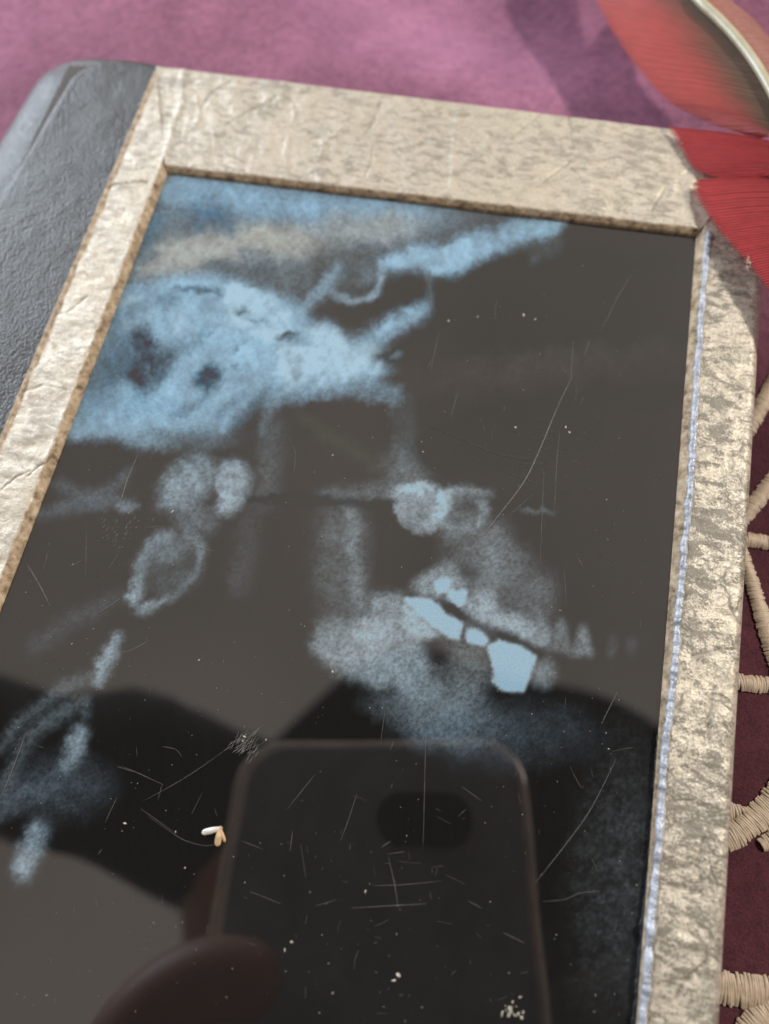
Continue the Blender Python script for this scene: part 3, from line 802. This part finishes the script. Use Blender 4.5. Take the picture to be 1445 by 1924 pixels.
    cloud = fbm(gx / 70, gy / 70, 4, 123, .6); grain = fbm(gx / 3.4, gy / 3.4, 2, 125, .8)
    upper = 1 - sstep(820, 900, gy)
    k_ = 1 + (cloud - .5) * .75 * (1 - .75 * sharp) + (fib - .5) * .35 * upper + (n2 - .5) * .6 * (1 - .8 * sharp * L)
    k_ *= 1 + (grain - .5) * (1.9 - 1.6 * L) + (n3 - .5) * (.7 - .5 * L)
    k_ = np.where(dev.mean(-1) > 0, np.clip(k_, .15, 1.7), 1)
    low = sstep(800, 900, gy)[..., None]                      # lower bones read greyer than the dense skull base
    dm = dev.mean(-1, keepdims=True) * np.array([.88, 1.0, 1.10])
    dev = np.where(dev > 0, dev * (1 - .55 * low) + dm * .55 * low, dev) * (1 + .36 * low)
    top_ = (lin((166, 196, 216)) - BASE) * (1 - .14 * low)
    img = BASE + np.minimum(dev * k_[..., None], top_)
    img *= (1 + .03 * (fbm(gx / 3.2, gy / 40, 2, 91) - .5))[..., None]
    return img, X0, Y0, S, BASE

def build_film():
    img, X0, Y0, S, BASE = paint_film()
    step = 0.00017
    e = 0.0016                                # runs under the leather edges
    a, b, c, d = inset(FTL, -e, e), inset(FTR, e, e), inset(FBR, e, -e), inset(FBL, -e, -e)
    nu = int((b[0] - a[0]) / step); nv = int((a[1] - d[1]) / (step * 1.15))
    u = np.linspace(0, 1, nu)[:, None]; v = np.linspace(0, 1, nv)[None, :]
    X = (a[0] * (1 - u) + b[0] * u) * (1 - v) + (d[0] * (1 - u) + c[0] * u) * v
    Y = (a[1] * (1 - u) + b[1] * u) * (1 - v) + (d[1] * (1 - u) + c[1] * u) * v
    Z = ZF + 0.000075 * (fbm(X * 48, Y * 40, 2, 101) - .5) + 0.00009 * (fbm(X * 17, Y * 14, 1, 103) - .5) + 0.000012 * (fbm(X * 110, Y * 90, 1, 105) - .5)
    V = np.stack([X, Y, Z], -1)[:, ::-1]
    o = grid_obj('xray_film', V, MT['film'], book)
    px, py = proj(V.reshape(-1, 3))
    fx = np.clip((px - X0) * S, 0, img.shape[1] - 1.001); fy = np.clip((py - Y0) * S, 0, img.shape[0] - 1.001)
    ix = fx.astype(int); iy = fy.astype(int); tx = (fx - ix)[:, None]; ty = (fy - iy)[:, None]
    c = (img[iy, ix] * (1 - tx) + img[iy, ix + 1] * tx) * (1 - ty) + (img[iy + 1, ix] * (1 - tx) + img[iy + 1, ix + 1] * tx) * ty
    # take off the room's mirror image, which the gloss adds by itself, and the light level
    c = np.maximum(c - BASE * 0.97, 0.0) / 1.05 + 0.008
    set_color(o, 'radiograph_and_reflection', c)
    return bobj(o)
film = build_film()

# ------------------------------------------------------------------ scratches and dust
def ribbon(pts2, w, z):
    pts2 = np.array(pts2); n = len(pts2); V = []; Fc = []
    for i in range(n):
        t = pts2[min(i + 1, n - 1)] - pts2[max(i - 1, 0)]; t = t / (np.linalg.norm(t) + 1e-12); s = np.array([-t[1], t[0]])
        ww = w * (0.25 + 0.75 * math.sin(math.pi * (i + .4) / (n - .2)) ** .6)
        for q, dz in ((-1, 0), (0, w * .35), (1, 0)):
            p = pts2[i] + s * ww * .5 * q; V.append((p[0], p[1], z + dz))
    for i in range(n - 1):
        for q in range(2):
            a = i * 3 + q; Fc.append((a, a + 3, a + 4, a + 1))
    return V, Fc
def build_scratches():
    r = random.Random(3); parts = []; ZS = ZF + 0.00004
    def sc(px, w):
        pts = interp_path([P(u, v, ZF)[:2] for u, v in px], max(5, 5 * len(px))) if len(px) > 2 else np.linspace(P(*px[0])[:2], P(*px[1])[:2], 6)
        parts.append(ribbon(pts, w * 1e-3, ZS))
    M1 = [
        ([(1077, 705), (1050, 760), (1012, 850), (985, 905), (940, 965), (885, 1035), (847, 1077)], .13),
        ([(1193, 505), (1160, 560), (1135, 610), (1110, 640)], .06), ([(1110, 635), (1098, 668)], .05), ([(1077, 640), (1072, 720)], .05),
        ([(808, 802), (870, 826), (930, 852), (1012, 870)], .07), ([(937, 883), (990, 902), (1062, 928)], .06), ([(978, 872), (1024, 868)], .08), ([(975, 876), (1006, 878)], .07),
        ([(1053, 800), (1046, 870), (1042, 960)], .04), ([(1022, 880), (1015, 1060)], .04), ([(860, 738), (848, 780)], .05), ([(826, 622), (808, 700)], .05),
        ([(1000, 930), (955, 970)], .05), ([(1082, 1040), (1100, 1075)], .07), ([(1080, 1041), (1096, 1045)], .06), ([(1125, 1040), (1150, 1065), (1185, 1088)], .06),
        ([(1060, 1070), (1064, 1140)], .04), ([(800, 1378), (798, 1470), (795, 1592)], .06), ([(724, 1330), (716, 1390)], .06), ([(733, 1335), (752, 1362)], .06),
        ([(740, 1392), (733, 1410)], .05), ([(660, 1706), (730, 1702), (802, 1698)], .07), ([(730, 1610), (742, 1665), (748, 1705)], .07), ([(728, 1605), (760, 1600)], .06),
        ([(735, 1580), (716, 1592)], .05), ([(671, 1490), (655, 1540), (640, 1580)], .05), ([(550, 1560), (545, 1600)], .07), ([(470, 1675), (528, 1698)], .06),
        ([(1158, 1425), (1110, 1520), (1060, 1590), (1005, 1660)], .06), ([(1070, 1440), (1092, 1480), (1096, 1475)], .05), ([(1150, 1412), (1190, 1404)], .05),
        ([(945, 1752), (985, 1772)], .08), ([(868, 1478), (905, 1505)], .06), ([(1020, 1694), (1060, 1690), (1090, 1678), (1130, 1674)], .06),
        ([(1110, 1610), (1125, 1640)], .05), ([(880, 1693), (905, 1706)], .06), ([(700, 1664), (760, 1662), (830, 1655)], .05), ([(430, 1560), (400, 1588), (350, 1580), (310, 1555), (280, 1535)], .05),
        ([(185, 1153), (228, 1124)], .08), ([(245, 1137), (265, 1126)], .08), ([(225, 1228), (250, 1220), (282, 1203)], .08), ([(48, 1055), (75, 1100), (95, 1140)], .16),
        ([(365, 1027), (412, 1038)], .1), ([(205, 1068), (226, 1035)], .06), ([(163, 980), (161, 1085)], .04), ([(270, 992), (302, 989)], .07), ([(130, 1065), (158, 1052)], .06),
        ([(262, 848), (240, 900), (222, 960)], .09), ([(540, 818), (555, 850), (552, 890)], .05), ([(0, 1500), (20, 1455), (48, 1380)], .10),
        ([(230, 1440), (265, 1455), (308, 1475)], .06), ([(250, 1450), (220, 1440)], .06), ([(305, 1403), (330, 1408), (342, 1422)], .06), ([(430, 1405), (350, 1460), (270, 1505)], .04),
        ([(198, 1545), (220, 1498)], .06), ([(185, 1605), (192, 1595)], .07), ([(265, 1520), (325, 1562)], .05), ([(495, 1362), (462, 1388)], .06),
        ([(380, 1490), (360, 1530)], .04), ([(540, 1520), (592, 1455)], .04), ([(455, 1580), (495, 1596)], .05), ([(565, 1585), (575, 1650)], .04),
        ([(718, 1310), (722, 1335)], .05), ([(793, 1230), (860, 1310), (895, 1330)], .05), ([(906, 1260), (898, 1305)], .05), ([(1130, 1360), (1160, 1300)], .05),
    ]
    for px, w in M1: sc(px, w * .8)
    for k in range(170):                       # hairlines
        big = r.random() < .25
        if big: u, v = r.gauss(760, 180), r.gauss(1640, 130)
        else: u, v = r.uniform(40, 1270), r.uniform(560, 1920)
        if u > 1270 - (v - 450) * .07 or u < 60: continue
        a = r.choice((1.45, 1.75, -.2, .35, r.uniform(0, 3.1))) + r.uniform(-.2, .2); L = r.choice((6, 9, 14, 22, 40)) * r.uniform(.6, 1.2)
        c = r.uniform(-.25, .25)
        sc([(u, v), (u + math.cos(a) * L * .5, v + math.sin(a) * L * .5), (u + math.cos(a + c * .4) * L, v + math.sin(a + c * .4) * L)], r.choice((.018, .022, .03)))
    for k in range(70):                        # rubbed patch
        u, v = 456 + r.gauss(0, 14), 1406 + r.gauss(0, 12); a = -.9 + r.uniform(-.4, .4); L = r.uniform(8, 22)
        sc([(u, v), (u + math.cos(a) * L, v + math.sin(a) * L)], r.uniform(.03, .07))
    for k in range(60):                        # scuffs where scratches cross
        u, v = 1010 + r.gauss(0, 40), 845 + r.gauss(0, 26); a = r.uniform(-.5, .5); L = r.uniform(4, 18)
        sc([(u, v), (u + math.cos(a) * L, v + math.sin(a) * L)], r.uniform(.03, .05))
    for k in range(60):
        u, v = 225 + r.gauss(0, 26), 1000 + r.gauss(0, 18); a = -.7 + r.uniform(-.5, .5); L = r.uniform(3, 12)
        sc([(u, v), (u + math.cos(a) * L, v + math.sin(a) * L)], r.uniform(.03, .06))
    V, Fc = merge(parts)
    o = mesh_obj('scratches', V, Fc, MT['scratch'], film, smooth=False)
    tag(o, kind='stuff')
build_scratches()

def build_dust():
    r = random.Random(9); parts = []
    def speck(u, v, s, h=.5):
        p = P(u, v, ZF); n = r.choice((5, 6, 7)); V = []; el = r.uniform(.3, 1.0); a0 = r.uniform(0, 6.28)
        for k in range(n):
            a = 2 * math.pi * k / n; rr = s * r.uniform(.6, 1.15)
            x, y = math.cos(a) * rr, math.sin(a) * rr * el
            V.append((p[0] + x * math.cos(a0) - y * math.sin(a0), p[1] + x * math.sin(a0) + y * math.cos(a0), ZF + .00003))
        V.append((p[0] + r.uniform(-.2, .2) * s, p[1] + r.uniform(-.2, .2) * s, ZF + .00004 + s * h))
        parts.append((V, [(k, (k + 1) % n, n) for k in range(n)]))
    for u, v, s in ((843, 603, .28), (898, 595, .22), (969, 803, .2), (1063, 803, .22), (1070, 812, .2), (1053, 1147, .28), (324, 961, .34), (235, 1547, .3), (687, 1675, .24),
                    (535, 1785, .3), (548, 1770, .2), (600, 1903, .16), (748, 1832, .4), (740, 1842, .3), (625, 1866, .16), (625, 1262, .2), (374, 1240, .2), (135, 1210, .2), (1015, 665, .12),
                    (718, 1330, .12), (695, 1330, .12), (500, 1390, .14), (700, 822, .1), (625, 855, .16), (795, 849, .14), (460, 1384, .3), (456, 1392, .2), (1006, 600, .25), (984, 592, .35)):
        speck(u, v, s * 1e-3)
    for k in range(30): speck(960 + r.gauss(0, 12), 1900 + r.gauss(0, 9), r.uniform(.08, .3) * 1e-3, .9)
    for k in range(800):
        u, v = r.uniform(20, 1290), r.uniform(420, 1920)
        if u > 1290 - (v - 450) * .075 or u < 320 - (v - 328) * .39: continue
        speck(u, v, abs(r.gauss(0, .035)) * 1e-3 + .020e-3)
    V, Fc = merge(parts)
    o = mesh_obj('dust', V, Fc, MT['dust'], None, smooth=False)
    tag(o, 'fine pale dust specks scattered over the dark X-ray film', 'dust', kind='stuff')
build_dust()

# ------------------------------------------------------------------ the little winged husk
def build_husk():
    c = P(415, 1556, ZF); root = empty('seed_husk', (c[0], c[1], ZF))
    tag(root, 'tiny tan seed husk with two papery wings lying on the film', 'seed husk')
    tan = mat_plain('husk_skin', (0.52, 0.36, 0.20), 0.5, 0, 1500, .35); pale = mat_plain('husk_wing', (0.62, 0.60, 0.56), 0.22, 0, 1800, .25, .8)
    def wing(name, tip, w, mat, curl):
        a = np.array([0, 0, .00022]); t = P(tip[0], tip[1], ZF) - c; t[2] = .00012
        d = t - a; L = np.linalg.norm(d[:2]); s = np.array([-d[1], d[0], 0]) / L
        G = []
        for i in range(15):
            k = i / 14; row = []
            ww = w * (.22 + .78 * math.sin(math.pi * min(1, k * .62 + .12))) * (1 if k < .8 else math.sqrt(max(0, 1 - ((k - .8) / .2) ** 2)) + .02)
            for j in range(9):
                q = -1 + j / 4
                row.append(a + d * k + s * ww * q + np.array([0, 0, .00012 + curl * (1 - q * q) * math.sin(math.pi * k)]))
            G.append(row)
        o = grid_obj(name, np.array(G)[:, ::-1], mat, root)
        m = o.modifiers.new('thickness', 'SOLIDIFY'); m.thickness = .00005
    wing('wing', (380, 1565), .00038, pale, .0002); wing('wing', (409, 1590), .00042, tan, .0003); wing('wing', (424, 1582), .00020, tan, .0002)
    v, f = tube([(-.0003, -.00005, .0002), (0, .0001, .0003), (.0003, 0, .00022)], [.00012, .0002, .0001], 8)
    mesh_obj('stalk', v, f, tan, root)
build_husk()

# ------------------------------------------------------------------ the feather
def build_feather():
    root = empty('red_feather', tuple(P(1430, 300, ZF)))
    RO = np.array(root.location)
    tag(root, 'red feather with a pale glossy quill lying across the book corner', 'feather')
    shaft_px = [(1130, -400), (1185, -240), (1245, -110), (1290, -30), (1318, 8), (1350, 38), (1385, 76), (1418, 120), (1446, 168), (1472, 222), (1500, 292), (1524, 370), (1545, 460), (1562, 560), (1585, 700)]
    shaft_z = [.0125, .0140, .0150, .0160, .0166, .0170, .0174, .0176, .0177, .0176, .0174, .0171, .0168, .0164, .0158]
    sp = interp_path(np.array([P(u, v, z) for (u, v), z in zip(shaft_px, shaft_z)]), 400)
    su, sv = proj(sp)
    # left vane: pieces given as (edge pixel, pixel row where its barb meets the shaft, height of edge)
    A = [((960, -420), -230, .0070), ((1000, -260), -130, .0078), ((1040, -150), -60, .0085), ((1072, -90), -25, .0090), ((1115, -8), 40, .0096), ((1150, 60), 110, .0102), ((1200, 131), 170, .0108), ((1248, 184), 215, .0113),
         ((1300, 214), 240, .0118), ((1360, 241), 256, .0128), ((1426, 260), 268, .0146)]
    B = [((1254, 238), 270, ZF + .0022), ((1275, 272), 292, ZF + .0021), ((1300, 313), 318, ZF + .0020), ((1342, 331), 324, ZF + .0029), ((1396, 340), 329, ZF + .0045)]
    Cc = [((1394, 341), 331, ZF + .0045), ((1303, 343), 336, ZF + .0026), ((1340, 420), 410, ZF + .0036), ((1400, 490), 480, ZF + .0048), ((1447, 550), 540, ZF + .0054), ((1490, 615), 610, ZF + .0056), ((1545, 690), 690, ZF + .0056)]
    Rt = [((1310, -150), -90, .0128), ((1345, -40), -50, .0140), ((1374, 0), -12, .0146), ((1414, 32), 26, .0150), ((1446, 68), 62, .0152), ((1500, 130), 118, .0152), ((1560, 230), 215, .0150), ((1600, 330), 330, .0148)]
    red = np.array([0.53, 0.085, 0.075]); deep = np.array([0.40, 0.032, 0.040]); olive = np.array([0.130, 0.095, 0.062]); pink = np.array([0.50, 0.21, 0.17])
    rr = random.Random(5)
    def vane(name, rows, nb, lower, right=False):
        e = np.array([[u, v, s, z] for (u, v), s, z in rows], float)
        t = np.linspace(0, 1, len(e)); d = np.r_[0, np.cumsum(np.hypot(np.diff(e[:, 0]), np.diff(e[:, 1]) ) + np.abs(np.diff(e[:, 2])))]
        ep = interp_path(np.c_[e], nb) if len(e) > 3 else e
        parts = []; cols = []
        K = 16
        for i in range(nb):
            u, v, s, z = ep[i]
            j = int(np.argmin(np.abs(sv - s))); b = sp[j]
            jit = rr.uniform(-1, 1)
            a = P(u + jit * .7, v + rr.uniform(-.4, .4), z)
            nxt = ep[min(i + 1, nb - 1)]; prv = ep[max(i - 1, 0)]
            du = (P(nxt[0], nxt[1], nxt[3]) - P(prv[0], prv[1], prv[3])) * .5
            jn = int(np.argmin(np.abs(sv - nxt[2]))); jp = int(np.argmin(np.abs(sv - prv[2])))
            ds = (sp[jn] - sp[jp]) * .5
            V = []
            for k in range(K + 1):
                q = k / K
                arch = (.0016 if not right else .0010) * math.sin(math.pi * q) * (1 if lower == 0 else .9)
                p = a * (1 - q) + b * q; p[2] = a[2] + (b[2] - .0004 - a[2]) * q ** 1.6 + arch
                w = du * (1 - q) + ds * q
                tip = min(1.0, .25 + q * 10)
                for m_, dz in ((-.60, -.00010), (0, .00005), (.60, -.00010)):
                    V.append(p + w * m_ * tip + np.array([0, 0, dz]) - RO)
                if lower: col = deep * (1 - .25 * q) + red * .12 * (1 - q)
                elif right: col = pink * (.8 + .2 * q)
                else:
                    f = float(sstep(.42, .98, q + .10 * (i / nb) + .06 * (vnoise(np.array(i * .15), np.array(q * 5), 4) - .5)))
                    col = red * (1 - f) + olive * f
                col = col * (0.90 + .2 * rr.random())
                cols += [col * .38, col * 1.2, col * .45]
            Fc = []
            for k in range(K):
                for m_ in range(2):
                    x = k * 3 + m_; Fc.append((x, x + 3, x + 4, x + 1) if not right else (x, x + 1, x + 4, x + 3))
            parts.append((V, Fc))
        V, Fc = merge(parts)
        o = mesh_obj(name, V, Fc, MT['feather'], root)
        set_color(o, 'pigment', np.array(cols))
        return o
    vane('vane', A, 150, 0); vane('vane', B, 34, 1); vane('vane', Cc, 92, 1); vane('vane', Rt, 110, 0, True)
    # quill: pale, flattened, with a darker groove side
    quill = NT('quill_horn'); vec = quill.coord()
    quill.set(Base_Color=quill.ramp(quill.noise(vec, 260, 3), [(.3, (.40, .36, .22)), (.7, (.52, .49, .36))]), Roughness=.22)
    quill.b.inputs['Specular IOR Level'].default_value = .7
    rad = np.interp(np.arange(400), [0, 60, 200, 399], [.00135, .00120, .00095, .0006])
    v, f = tube([p - RO + np.array([0, 0, .0002]) for p in sp], list(rad), 14, .85)
    mesh_obj('quill', v, f, quill.m, root)
    # downy tuft at the worn edge
    parts = []
    for k in range(26):
        u, v = 1408 + rr.gauss(0, 3), 495 + rr.gauss(0, 6); a = P(u, v, ZF + .0050) - RO; L = rr.uniform(.0004, .0011); g = rr.uniform(2.0, 4.6)
        b = a + np.array([math.cos(g) * L, math.sin(g) * L, rr.uniform(.0001, .0006)])
        parts.append(tube([a, (a + b) / 2 + np.array([0, 0, .0001]), b], [.00004, .00003, .00001], 4))
    V, Fc = merge(parts)
    tag(mesh_obj('down_tuft', V, Fc, mat_plain('down', (.75, .62, .5), .8), root), kind='stuff')
build_feather()

# ------------------------------------------------------------------ the phone that takes the picture, mirrored in the film
def build_phone():
    root = empty('smartphone', tuple(C - F_ * .006)); RO = np.array(root.location)
    tag(root, 'dark smartphone in a clear case held over the film, seen mirrored in it', 'phone')
    case = mat_plain('phone_case', (.21, .25, .235), .35, 0, 60, .3); rim = mat_plain('phone_rim', (.80, .70, .54), .3, .0, 200, .2)  # rim colour lightened to stand in for sunlight caught on the edge
    glass = mat_plain('lens_glass', (.004, .004, .004), .05, 0, None, 0, .1)
    W = lambda a, b, f: C + R_ * a + U_ * b + F_ * f - RO
    def rrect(a0, a1, b0, b1, r, n=7):
        pts = []
        for (ca, cb, s) in ((a1 - r, b1 - r, 0), (a0 + r, b1 - r, 1), (a0 + r, b0 + r, 2), (a1 - r, b0 + r, 3)):
            for k in range(n):
                g = (s + k / (n - 1)) * math.pi / 2; pts.append((ca + r * math.cos(g), cb + r * math.sin(g)))
        return pts
    def prism(name, pts, f0, f1, mat, bev=.0012):
        rings = [(pts, f0 - bev)]  # back, front with bevel
        c = np.mean(pts, 0)
        def ins(d): return [tuple(np.array(p) - (np.array(p) - c) / np.linalg.norm(np.array(p) - c) * d) for p in pts]
        seq = [(ins(bev), f0), (pts, f0 + bev), (pts, f1 - bev), (ins(bev), f1)]
        V = [W(a, b, f) for ring, f in seq for a, b in ring]; n = len(pts); Fc = []
        for k in range(3):
            for i in range(n): Fc.append((k * n + i, k * n + (i + 1) % n, (k + 1) * n + (i + 1) % n, (k + 1) * n + i))
        Fc.append(tuple(range(n))[::-1]); Fc.append(tuple(3 * n + i for i in range(n)))
        return mesh_obj(name, V, Fc, mat, root, smooth=False)
    prism('body', rrect(-.0495, .0255, -.140, .0170, .010), -.0125, -.0032, case)
    prism('rim', rrect(-.0530, .0276, -.141, .0190, .012), -.0110, -.0042, rim)
    cwin = prism('camera_window', rrect(-.0125, .0125, -.0115, .0025, .0066), -.0034, -.0018, glass, .0004)
build_phone()

# ------------------------------------------------------------------ the photographer, mirrored in the film
def build_person():
    root = empty('person', (0.0, -0.34, 0.0)); RO = np.array([0.0, -0.34, 0.0])
    tag(root, 'person in a dark jacket and brimmed hat leaning over the book, mirrored in the film', 'person')
    skin = mat_plain('skin', (.36, .20, .145), .5, 0, 40, .15); jacket = mat_plain('dark_jacket', (.012, .011, .013), .85, 0, 60, .3, .2)
    hair = mat_plain('dark_hair', (.010, .008, .007), .6, 0, 200, .4, .3)
    def skinned(name, verts, edges, mat, parent, rootv=0, sub=2):
        me = bpy.data.meshes.new(name); me.from_pydata([tuple(np.array(v[:3]) - RO) for v in verts], edges, []); me.materials.append(mat)
        o = link(bpy.data.objects.new(name, me), parent)
        s = o.modifiers.new('skin', 'SKIN'); s.use_smooth_shade = True
        for i, v in enumerate(verts):
            sv_ = me.skin_vertices[0].data[i]; r = v[3]; sv_.radius = (r, r) if not hasattr(r, '__len__') else r
            sv_.use_root = (i == rootv)
        ss = o.modifiers.new('smooth', 'SUBSURF'); ss.levels = sub; ss.render_levels = sub
        return o
    W = lambda a, b, f: tuple(C + R_ * a + U_ * b + F_ * f)
    wr = W(-.078, -.125, -.012); pa = W(-.066, -.085, -.012)
    el = (-.40, -.03, .29); sl = (-.11, -.03, .38); sr = (.29, -.07, .36)
    V = [(.13, -.50, -.16, .12), (.12, -.40, .08, .12), (.10, -.28, .27, .11), (.06, -.17, .42, .058), (.04, -.13, .47, .052), (.03, -.10, .51, .080), (.03, -.08, .56, .072),
         (*sl, .040), (*el, .030), (*wr, .026), (*pa, .030), (*sr, .055), (.42, -.22, .10, .040), (.33, -.42, -.06, .026), (.30, -.45, -.09, .030)]
    Eg = [(0, 1), (1, 2), (2, 3), (3, 4), (4, 5), (5, 6), (2, 7), (7, 8), (8, 9), (9, 10), (2, 11), (11, 12), (12, 13), (13, 14)]
    body = skinned('body', V, Eg, skin, root)
    # fingers of the hand that holds the phone: four across its back, thumb on the screen side
    fingers = [(-.055, [(-.052, .0045), (-.040, .0060), (-.029, .0045)], .0085), (-.078, [(-.050, .0055), (-.036, .0070), (-.022, .0050)], .0088),
               (-.099, [(-.050, .0055), (-.038, .0065), (-.026, .0045)], .0083), (-.118, [(-.052, .0045), (-.043, .0055), (-.034, .0040)], .0072)]
    for b, js, r in fingers:
        vs_ = [(*W(-.066, b * .5 - .045, -.010), .011), (*W(-.060, b * .9 - .006, -.001), r * 1.1)]
        vs_ += [(*W(a, b + .004 * i, f), r * (1 - .10 * i)) for i, (a, f) in enumerate(js)]
        if b == -.055:                        # index finger, raised a little off the case
            vs_ = [(*W(-.072, -.078, -.006), .011), (*W(-.066, -.056, .006), .0105), (*W(-.052, -.0445, .012), .0100), (*W(-.040, -.0425, .011), .0092), (*W(-.030, -.0445, .008), .0075)]
        fo = skinned('finger', vs_, [(i, i + 1) for i in range(len(vs_) - 1)], skin, body)
    tv = [(*W(-.070, -.090, -.012), .014), (*W(-.062, -.066, -.020), .011), (*W(-.046, -.052, -.022), .0095), (*W(-.030, -.044, -.021), .008)]
    skinned('thumb', tv, [(0, 1), (1, 2), (2, 3)], skin, body)
    J = [(.13, -.50, -.14, .150), (.12, -.40, .08, .150), (.10, -.27, .28, .140), (.0, -.08, .385, .075), (*sl, .058), (-.26, -.02, .345, .045), (*el, .046), (-.25, -.065, .20, .042), (-.150, -.110, .120, .034),
         (.17, -.10, .38, .09), (*sr, .085), (.42, -.22, .10, .058), (.34, -.40, -.045, .036)]
    skinned('jacket', J, [(0, 1), (1, 2), (2, 3), (3, 4), (4, 5), (5, 6), (6, 7), (7, 8), (2, 9), (9, 10), (10, 11), (11, 12)], jacket, root)
    tx = bpy.data.textures.new('wrinkles', 'CLOUDS'); tx.noise_scale = .06
    jo = [c for c in root.children if c.name.startswith('jacket')][0]
    dm_ = jo.modifiers.new('folds', 'DISPLACE'); dm_.texture = tx; dm_.strength = .035; dm_.texture_coords = 'LOCAL'
    # soft wide-brimmed hat, and the hair under it
    G = []
    for i in range(26):
        row = []
        for j in range(65):
            ph = 2 * math.pi * j / 64
            if i < 12: rr_ = .086 * math.sin(math.pi / 2 * i / 11) + .004; z = .60 + .075 * math.cos(math.pi / 2 * i / 11)
            else:
                t = (i - 11) / 14; rr_ = .09 + .125 * t * (1 + .10 * math.sin(3 * ph + 1) + .06 * math.sin(7 * ph)); z = .60 - .020 * t + .014 * t * math.sin(4 * ph + .6)
            row.append((.07 + rr_ * 1.08 * math.cos(ph), -.085 + rr_ * math.sin(ph), z))
        G.append(row)
    ho = grid_obj('hat', np.array(G) - RO, jacket, root); m = ho.modifiers.new('thickness', 'SOLIDIFY'); m.thickness = .004
    G = []
    for i in range(24):
        th = math.pi * (.18 + .62 * i / 23); row = []
        for j in range(33):
            ph = math.pi * (.86 + 1.28 * j / 32)
            d = 1 + .08 * (vnoise(np.array(j * .7), np.array(i * .4), 6) - .5)
            row.append((.03 + .098 * d * math.sin(th) * math.cos(ph), -.095 + .10 * d * math.sin(th) * math.sin(ph), .545 + .11 * d * math.cos(th)))
        G.append(row)
    grid_obj('hair', np.array(G) - RO, hair, root)
build_person()
